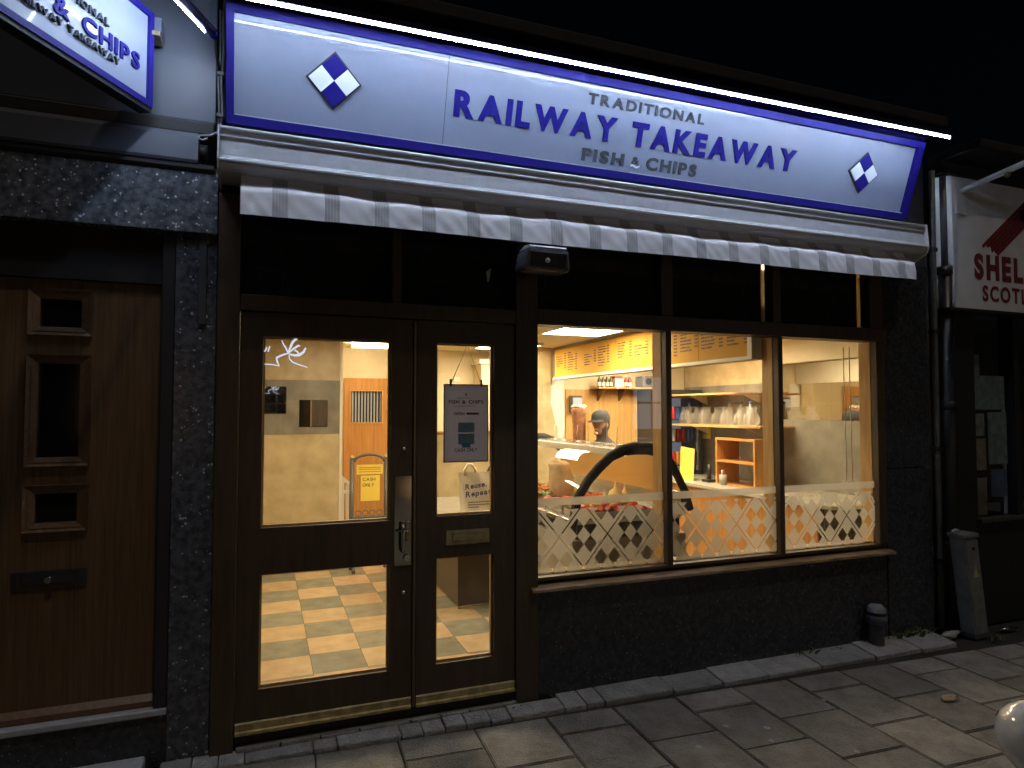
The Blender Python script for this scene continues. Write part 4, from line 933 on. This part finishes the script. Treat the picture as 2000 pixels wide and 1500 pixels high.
# ---- doner kebab
kb = thing('doner_kebab', 'upright doner kebab meat cone on a spit behind the cabinet', 'kebab', (2.97,2.55,FZ))
m = MB().lathe((2.97,2.55,0), [(.001,1.18),(.055,1.18),(.062,1.30),(.068,1.45),(.076,1.56),(.078,1.60),(.06,1.625),(.001,1.63)], 16)
for v in m.v: v.x += rng.uniform(-.004,.004); v.y += rng.uniform(-.004,.004)
m.build('meat', meat_mat, kb)
m = MB()
for k in range(9): m.ball((2.97+.055*math.cos(k*.7), 2.55+.055*math.sin(k*.7), 1.625+rng.uniform(-.008,.012)), (.026,.022,.018), 7, 5, .2)
m.build('fat_crown', mat('pale_fat', (.72,.64,.50), .5), kb)
MB().tube([(2.97,2.55,1.0),(2.97,2.55,1.68)], .006, 6).build('spit', steel, kb)
MB().lathe((2.97,2.55,0), [(.001,1.16),(.10,1.16),(.10,1.175),(.001,1.178)], 14).build('drip_plate', steel, kb)
bx('stand', 2.90, 3.04, 2.48, 2.62, FZ, 1.155, steel, kb, .004)

# ---- worker in a cap
def person(name, label, base, facing, cap_col):
    t = thing(name, label, 'person', base)
    bx_, by_, bz_ = base; ca, sa = math.cos(facing), math.sin(facing)
    def W(x, y, z): return (bx_+x*ca-y*sa, by_+x*sa+y*ca, bz_+z)   # +x is the way the person faces
    V = [(0,0,.80),(0.01,0,.98),(.02,0,1.12),(.03,0,1.205),(.045,0,1.245),(.065,0,1.31),(.07,0,1.39),
         (.02,.17,1.12),(.10,.23,.93),(.28,.16,.86),(.02,-.17,1.12),(.10,-.23,.93),(.28,-.16,.86),
         (0,.09,.74),(.02,.10,.42),(0,.10,.06),(.10,.11,.03),(0,-.09,.74),(.02,-.10,.42),(0,-.10,.06),(.10,-.11,.03)]
    Ed = [(0,1),(1,2),(2,3),(3,4),(4,5),(5,6),(2,7),(7,8),(8,9),(2,10),(10,11),(11,12),(0,13),(13,14),(14,15),(15,16),(0,17),(17,18),(18,19),(19,20)]
    Rd = [(.14,.11),(.135,.105),(.12,.09),(.055,.055),(.055,.055),(.075,.085),(.075,.085),(.06,.06),(.045,.045),(.035,.035),(.06,.06),(.045,.045),(.035,.035),
          (.085,.085),(.06,.06),(.045,.045),(.04,.035),(.085,.085),(.06,.06),(.045,.045),(.04,.035)]
    me = bpy.data.meshes.new('body'); me.from_pydata([Vector(W(*v))-Vector(base) for v in V], Ed, []); me.materials.append(jacket_mat)
    ob = link('body', me, base, t)
    bpy.context.view_layer.objects.active = ob
    sk = ob.modifiers.new('skin', 'SKIN'); sk.use_smooth_shade = True; ob.modifiers.new('sub', 'SUBSURF').render_levels = 1
    if not me.skin_vertices: me.attributes  # the skin modifier adds the layer itself
    for i, r_ in enumerate(Rd):
        me.skin_vertices[0].data[i].radius = r_; me.skin_vertices[0].data[i].use_root = (i == 0)
    h = MB().ball((0,0,0), (.092,.075,.115), 16, 12)
    for v in h.v:                                        # jaw narrows, face flattens
        if v.z < -.02: v.y *= .82; v.x *= .93
    h.ball((.093,0,-.012), (.018,.012,.022), 8, 6); h.ball((.080,0,-.055), (.012,.024,.007), 8, 5); h.ball((.078,0,-.090), (.02,.025,.018), 8, 6)
    for s_ in (-1, 1): h.ball((-.005,s_*.077,-.008), (.018,.008,.030), 8, 6); h.ball((.083,s_*.030,.010), (.008,.014,.006), 8, 5)
    h.v = [Vector(W(v.x+.075, v.y, v.z+1.355)) for v in h.v]; h.build('head', skin_mat, t)
    hr = MB().ball((-.034,0,-.005), (.070,.078,.095), 14, 10); hr.v = [Vector(W(v.x+.07, v.y, v.z+1.362)) for v in hr.v if True]
    hr.build('hair', mat('dark_hair', (.015,.012,.01), .7), t)
    cp = MB().lathe((0,0,0), [(.104,0),(.106,.03),(.100,.062),(.078,.092),(.04,.108),(.001,.112)], 18)
    cp.v = [Vector((v.x, v.y*.86, v.z)) for v in cp.v]
    n = 9; ring = [(.095*math.cos(a), .082*math.sin(a)) for a in [math.pi*(-.42+.84*i/(n-1)) for i in range(n)]]; out = [(r[0]+.085, r[1]*.95) for r in ring]
    vs = [(x, y, .008) for x, y in ring]+[(x, y, -.010) for x, y in out]+[(x, y, .014) for x, y in ring]+[(x, y, -.004) for x, y in out]
    cp.add(vs, [(i, i+1, n+i+1, n+i) for i in range(n-1)]+[(2*n+i, 3*n+i, 3*n+i+1, 2*n+i+1) for i in range(n-1)]+[(n+i, n+i+1, 3*n+i+1, 3*n+i) for i in range(n-1)])
    cp.v = [Vector(W(v.x+.07, v.y, v.z+1.385)) for v in cp.v]; cp.build('cap', cap_col, t)
    return t
person('person', 'person in a dark cap standing behind the display cabinet', (3.22,2.48,FZ), R(208), cap_mat)

# ---- staff wall: shelf with boxes, fridge, wall fittings
sh = thing('wall_shelf', 'pale wall shelf with brackets on the oak panelling', 'shelf', (4.0,3.3,1.82))
bx('board', 3.53, 4.46, 3.17, 3.384, 1.838, 1.858, oak_light, sh, .003)
for x in (3.62,3.9,4.2): MB().prism([(3.20,1.837),(3.384,1.837),(3.384,1.70)], 'x', x, x+.02).build('bracket', mat('brown_bracket', (.16,.08,.035), .5), sh)
for k in range(3): MB().ball((3.60+.17*k,3.168,1.848), (.018,.008,.012), 8, 6).build('price_tag', white_paint, sh)
botm = {'dark': mat('dark_bottle', (.05,.045,.02), .2), 'red': mat('red_bottle', (.40,.03,.03), .25), 'label': mat('bottle_label', (.80,.76,.68), .5), 'blue': mat('blue_cap', (.10,.22,.55), .4), 'clear': mat('water_bottle', (.55,.6,.62), .15)}
def bottle(x, y, z, h, r, col, lab, grp, capm='label', labelh=True):
    t = thing('bottle', lab, 'bottle', (x, y, z), grp)
    MB().lathe((x,y,z), [(.001,0),(r,0),(r,h*.62),(r*.4,h*.80),(r*.38,h*.9)], 10).build('body', botm[col], t)
    MB().lathe((x,y,z), [(r*.45,h*.9),(r*.45,h),(.001,h)], 10).build('cap', botm[capm], t)
    if labelh: MB().lathe((x,y,z), [(r+.001,h*.08),(r+.001,h*.42)], 10).build('label_band', botm['label'], t)
for k in range(9):
    c_ = 'dark' if k < 4 else 'red'
    if 4 <= k < 6: continue
    bottle(3.575+.050*k, 3.24, 1.8585, .135, .021, c_, 'small %s sauce bottle on the wall shelf, %s from the left' % ('dark brown' if c_ == 'dark' else 'red', ('first','second','third','fourth','','','fifth','sixth','seventh')[k]), 'sauce bottles on the wall shelf (%s)' % c_)
tag(bx('carton', 3.755, 3.865, 3.19, 3.30, 1.8585, 1.955, mat('cream_carton', (.78,.72,.6), .6), None, .003), 'cream carton between the sauce bottles on the wall shelf', 'box')
tag(bx('carton', 3.76, 3.86, 3.20, 3.30, 1.956, 1.985, mat('red_carton', (.45,.07,.05), .6), None, .003), 'red carton lying on the cream carton on the shelf', 'box')
bxs = thing('radio', 'grey and black appliance on the right end of the wall shelf', 'appliance', (4.28,3.27,1.8585))
bx('body', 4.13, 4.44, 3.20, 3.36, 1.8585, 1.99, mat('grey_appliance', (.18,.18,.19), .4), bxs, .006); bx('panel', 4.27, 4.43, 3.192, 3.199, 1.875, 1.98, black_plastic, bxs); MB().tube([(4.20,3.20,1.93),(4.20,3.192,1.93)], .04, 14).build('dial', black_plastic, bxs)
dsp = thing('paper_dispenser', 'dark roll dispenser with blue paper on the oak panelling', 'dispenser', (3.32,3.35,1.60))
bx('body', 3.255, 3.39, 3.30, 3.384, 1.57, 1.76, mat('dispenser_black', (.05,.045,.045), .5), dsp, .01); bx('paper', 3.268, 3.385, 3.288, 3.299, 1.625, 1.735, mat('pale_blue_paper', (.42,.44,.56), .7), dsp, .003)
fri = thing('drinks_fridge', 'glass fronted drinks fridge with lit shelves in the back corner', 'fridge', (4.47,3.2,FZ))
m = MB(); m.box(4.16,4.20,3.0,3.38,FZ,1.83); m.box(4.76,4.80,3.0,3.38,FZ,1.83); m.box(4.20,4.76,3.0,3.38,1.76,1.83); m.box(4.20,4.76,3.0,3.38,FZ,FZ+.25); m.build('carcass', mat('black_fridge', (.03,.03,.035), .4), fri)
bx('interior_back', 4.201, 4.759, 3.36, 3.379, FZ+.25, 1.759, fridge_in, fri)
MB().tube([(4.225,3.04,FZ+.3),(4.225,3.04,1.74)], .008, 6).build('light_tube', emit_mat('fridge_tube', (.8,.9,1.0), 5), fri)
bx('door_pane', 4.203, 4.757, 2.994, 2.999, FZ+.26, 1.755, glass, fri); bx('handle', 4.70, 4.72, 2.96, 2.993, .9, 1.4, steel, fri, .003)
for q in ((4.201,4.759,1.730,1.759),(4.201,4.759,FZ+.251,FZ+.28)): bx('door_rail', q[0], q[1], 2.985, 3.0-.0015-.004, q[2], q[3], steel, fri)
for z in (.65,.95,1.22,1.48): bx('shelf', 4.202, 4.758, 3.03, 3.359, z, z+.008, steel, fri)
canm = {'red': mat('red_can', (.45,.03,.03), .3), 'blue': mat('blue_can', (.05,.12,.40), .3), 'orange': mat('orange_can', (.55,.22,.04), .3), 'silver': mat('silver_can', (.6,.6,.62), .3)}
for zi, z in enumerate((.658,.958,1.228,1.488)):
    for k in range(8):
        x = 4.25+k*.067; cc = [('red','red','silver','blue'),('orange','red','orange','blue'),('red','silver','red','blue'),('red','red','blue','silver')][zi][min(3, k//2)]
        t = thing('drink_can', '%s drink can on fridge shelf %s' % (cc, ('lowest','second','third','top')[zi]), 'can', (x, 3.08, z), '%s cans on the %s fridge shelf' % (cc, ('lowest','second','third','top')[zi]))
        MB().lathe((x,3.08,z), [(.001,0),(.026,.003),(.030,.012),(.030,.135),(.024,.150),(.001,.150)], 10).build('body', canm[cc], t)

# ================================================================== RIGHT WALL: mirror, shelves with jars, till counter
mi = thing('long_wall_mirror', 'large wall mirror above the grey panel seen through the right window', 'mirror', (4.84,1.2,1.5))
bx('glass', 4.840, 4.8478, .20, 1.775, 1.503, 2.045, old_mirror, mi)
bx('mirror_edge', 4.832, 4.8478, 1.776, 1.80, 1.503, 2.05, wall_cream, mi)
bx('wall_pelmet', 4.78, 4.842, .17, 1.80, 2.052, CZ-.002, wall_cream, wrr)
us = thing('upper_jar_shelf', 'empty upper oak shelf on the right wall', 'shelf', (4.65,2.7,1.76))
MB().prism([(4.40,1.95),(4.34,2.02),(4.34,3.04),(4.37,3.10),(4.842,3.10),(4.842,1.95)], 'z', 1.755, 1.772).build('board', oak_light, us)
ls = thing('lower_jar_shelf', 'lower oak shelf carrying glass jars on the right wall', 'shelf', (4.65,2.5,1.43))
MB().prism([(4.42,1.62),(4.30,1.78),(4.34,3.04),(4.37,3.10),(4.842,3.10),(4.842,1.62)], 'z', 1.420,1.438).build('board', oak_light, ls)
for s_, zz in ((us,1.755),(ls,1.42)):
    for y in (2.05,2.95): MB().prism([(4.60,zz-.001),(4.842,zz-.001),(4.842,zz-.10)], 'y', y, y+.015).build('bracket', white_paint, s_)
jar_m = mat('jar_glass_body', (.92,.93,.88), .04, trans=0.0)
jar_m = film_mat('hazy_jar_glass', (.85,.85,.78), .86)
lid_m = mat('jar_lid', (.45,.42,.34), .35)
jn = ['nearest the window','second from the window','third from the window','fourth from the window','fifth from the window','sixth from the window','farthest from the window']
for k in range(7):
    y = 1.78+k*.175; x = 4.46+.03*(k % 2)
    t = thing('glass_jar', 'round glass jar on the lower shelf, %s' % jn[k], 'jar', (x, y, 1.4385), 'glass jars on the lower shelf')
    MB().lathe((x,y,1.4388), [(.001,0),(.055,0),(.075,.025),(.080,.07),(.066,.115),(.048,.135),(.046,.165),(.042,.165),(.044,.135),(.062,.113),(.075,.07),(.070,.027),(.050,.006),(.001,.006)], 18).build('body', jar_m, t)
    MB().lathe((x,y,1.4388), [(.046,.1655),(.052,.1655),(.052,.185),(.048,.19),(.001,.19)], 18).build('rim', jar_m, t)
for k, y in enumerate((1.98,2.12,2.30,3.0)):
    bottle(4.62, y, 1.4385, .245, .034, 'clear', 'blue capped clear water bottle behind the jars, %s from the window' % ('first','second','third','fourth')[k], 'water bottles behind the jars', 'blue', False)
tc_ = thing('till_counter', 'long pale topped counter along the right wall', 'counter', (4.45,1.7,FZ))
MB().prism([(4.08,.62),(4.13,.52),(4.25,.47),(4.842,.47),(4.842,3.02),(4.08,3.02)], 'z', .822, .85).build('worktop', mat('pale_worktop', (.55,.50,.40), .18, col2=(.47,.43,.35), scale=6), tc_)
bx('front', 4.12, 4.14, .66, 3.0, FZ, .82, oak, tc_); bx('end_panel', 4.14, 4.84, .60, .62, FZ, .82, mat('dark_end_panel', (.06,.045,.03), .3), tc_)
pgn = thing('pigeonhole_unit', 'oak two tier pigeonhole unit standing on the till counter', 'shelf unit', (4.45,1.8,.851))
bx('upper_board', 4.30, 4.58, 1.56, 2.13, 1.295, 1.317, oak, pgn); bx('middle_board', 4.303, 4.58, 1.582, 2.108, 1.075, 1.096, oak, pgn); bx('lower_board', 4.303, 4.58, 1.582, 2.108, .8515, .860, oak, pgn)
for y in (1.56,2.109): bx('side_board', 4.30, 4.58, y, y+.021, .8515, 1.2945, oak, pgn)
ycd = thing('yellow_card_stand', 'tall folded yellow card standing on the till counter', 'card', (4.25,2.5,.851))
MB().add([(4.24,2.42,.8515),(4.24,2.66,.8515),(4.26,2.66,1.20),(4.26,2.42,1.185),(4.243,2.42,.8515),(4.243,2.66,.8515),(4.263,2.66,1.20),(4.263,2.42,1.185)], [(0,1,2,3),(7,6,5,4),(0,4,5,1),(1,5,6,2),(2,6,7,3),(3,7,4,0)]).build('card', note_y, ycd)
tag(bx('yellow_note', 4.8375, 4.842, 2.90, 3.15, 1.26, 1.405, mat('yellow_note_paper', (.75,.62,.14), .6)), 'yellow note taped on the grey wall under the jar shelf', 'note')
tag(MB().lathe((4.28,1.99,.8515), [(.001,0),(.035,0),(.038,.10),(.034,.10),(.032,.006),(.001,.006)], 14).build('pen_pot', mat('grey_pot', (.30,.28,.25), .5)), 'grey pen pot beside the pigeonhole unit', 'pot')
for k in range(3): tag(MB().tube([(4.27+.01*k,1.99,.862),(4.262+.02*k,1.985+.01*k,1.0)], .004, 6).build('pen', [mat('pen_white', (.7,.7,.66), .4), black_plastic, mat('pen_red', (.5,.06,.04), .4)][k]), ('white','black','red')[k]+' pen standing in the grey pot', 'pen')
ph_ = thing('telephone', 'black telephone handset standing in its cradle on the counter', 'telephone', (4.30,2.25,.851))
bx('cradle', 4.26, 4.36, 2.20, 2.31, .8515, .882, black_plastic, ph_, .008); MB().tube([(4.31,2.25,.87),(4.33,2.27,.96),(4.335,2.275,1.03)], [.022,.018,.022], 8).build('handset', black_plastic, ph_)
for y in (2.30,2.18): bx('wall_socket', 4.835, 4.8425, y+.22, y+.30, 1.0, 1.09, white_paint, wrr, .003)
for k, x in enumerate((3.89,3.945)):
    tag(MB().tube([(x,.17,2.05),(x+.006,.17,1.4),(x+.010,.17,1.06-.0*k)], .0035, 5).build('blind_cord', white_paint), 'thin white blind cord in the right window, %s one' % ('left','right')[k], 'cord', 'blind cords')

# ================================================================== PARKED CAR (only its wing mirror shows)
car = thing('parked_car', 'white parked car whose wing mirror shows at the lower right', 'car', (3.1,-3.9,-.16))
prof = [(1.05,.10),(1.0,.45),(1.06,.66),(1.35,.74),(2.05,.80),(2.75,1.24),(4.2,1.27),(5.0,.85),(5.15,.80),(5.2,.40),(5.1,.10)]
m = MB(); n = len(prof); Y0, Y1 = -4.55, -2.86
vs = [(x,Y0+(.16 if z > .84 else 0),z) for x, z in prof]+[(x,Y1-(.16 if z > .84 else 0),z) for x, z in prof]
m.add(vs, [(i, (i+1) % n, n+(i+1) % n, n+i) for i in range(n)]+[tuple(range(n))[::-1], tuple(range(n, 2*n))]); m.build('body', car_white, car)
MB().add([(2.12,-2.895,.86),(2.74,-3.005,1.19),(4.15,-3.005,1.21),(4.75,-2.90,.88)], [(0,1,2,3)]).build('side_window', MATS['black_glass'], car)
for x in (1.75,4.45):
    for y in (-2.98,-4.43): MB().tube([(x,y-.10,.14),(x,y+.125,.14)], .30, 20).build('wheel', tyre_mat, car)
mm_ = MB().ball((0,0,0), (.085,.135,.095), 20, 14)
for v in mm_.v:
    v.x = v.x*(.45 if v.x > 0 else 1.0); v.y = max(-.125, min(.125, v.y)); v.z = max(-.085, min(.085, v.z))
    v.z *= 1-.25*(v.y+.12); v += Vector((1.538,-2.49,.905))
wm = mm_.build('wing_mirror', car_white, car)
MB().tube([(1.49,-2.60,.91),(1.55,-2.74,.87),(1.60,-2.89,.85)], [.03,.03,.04], 10).build('mirror_stalk', black_plastic, car)
MB().add([(1.574,-2.61,0.880),(1.574,-2.40,0.885),(1.574,-2.41,1.005),(1.574,-2.61,1.010)], [(0,1,2,3)]).build('mirror_glass', mirror, wm)

# ================================================================== HOUSES ACROSS THE STREET (behind the camera; they show as reflections)
far_wall = mat('far_stone', (.08,.075,.07), .9, col2=(.12,.11,.10), scale=2, bump=.3)
opp = thing('opposite_terrace', 'dark stone terrace across the street with a few lit windows', 'building', (2,-14,0))
bx('wall', -14, 22, -15, -14, -.16, 7.5, far_wall, opp); MB().prism([(-15.2,7.5),(-13.8,7.5),(-15,9.5)], 'x', -14, 22).build('roof', render_dark, opp)
warm_w = emit_mat('lit_window_warm', (1.0,.62,.28), 2.2); cool_w = emit_mat('lit_window_cool', (.75,.88,1.0), 2.6); green_w = emit_mat('green_sign_light', (.1,1.0,.65), 4.0)
for k in range(9):
    x = -11+k*3.6
    for z, lit in ((1.0, (None,None,warm_w,None,warm_w,None,cool_w,warm_w,None)[k]), (4.3, None)):
        wn_ = bx('window', x, x+1.2, -13.998, -13.96, z, z+1.6, lit or MATS['black_glass'], opp)
        bx('sash_bar', x+.57, x+.63, -13.959, -13.93, z, z+1.6, white_paint, wn_); bx('sash_bar', x, x+1.2, -13.959, -13.93, z+.78, z+.84, white_paint, wn_)
bx('door_light', 6.2, 6.5, -13.998, -13.9, 2.8, 3.0, green_w, opp)
g = MB().quad((-400,-13.9,.0),(400,-13.9,.0),(400,-11.5,.0),(-400,-11.5,.0)).build('far_pavement', slab_mat); struct(g)
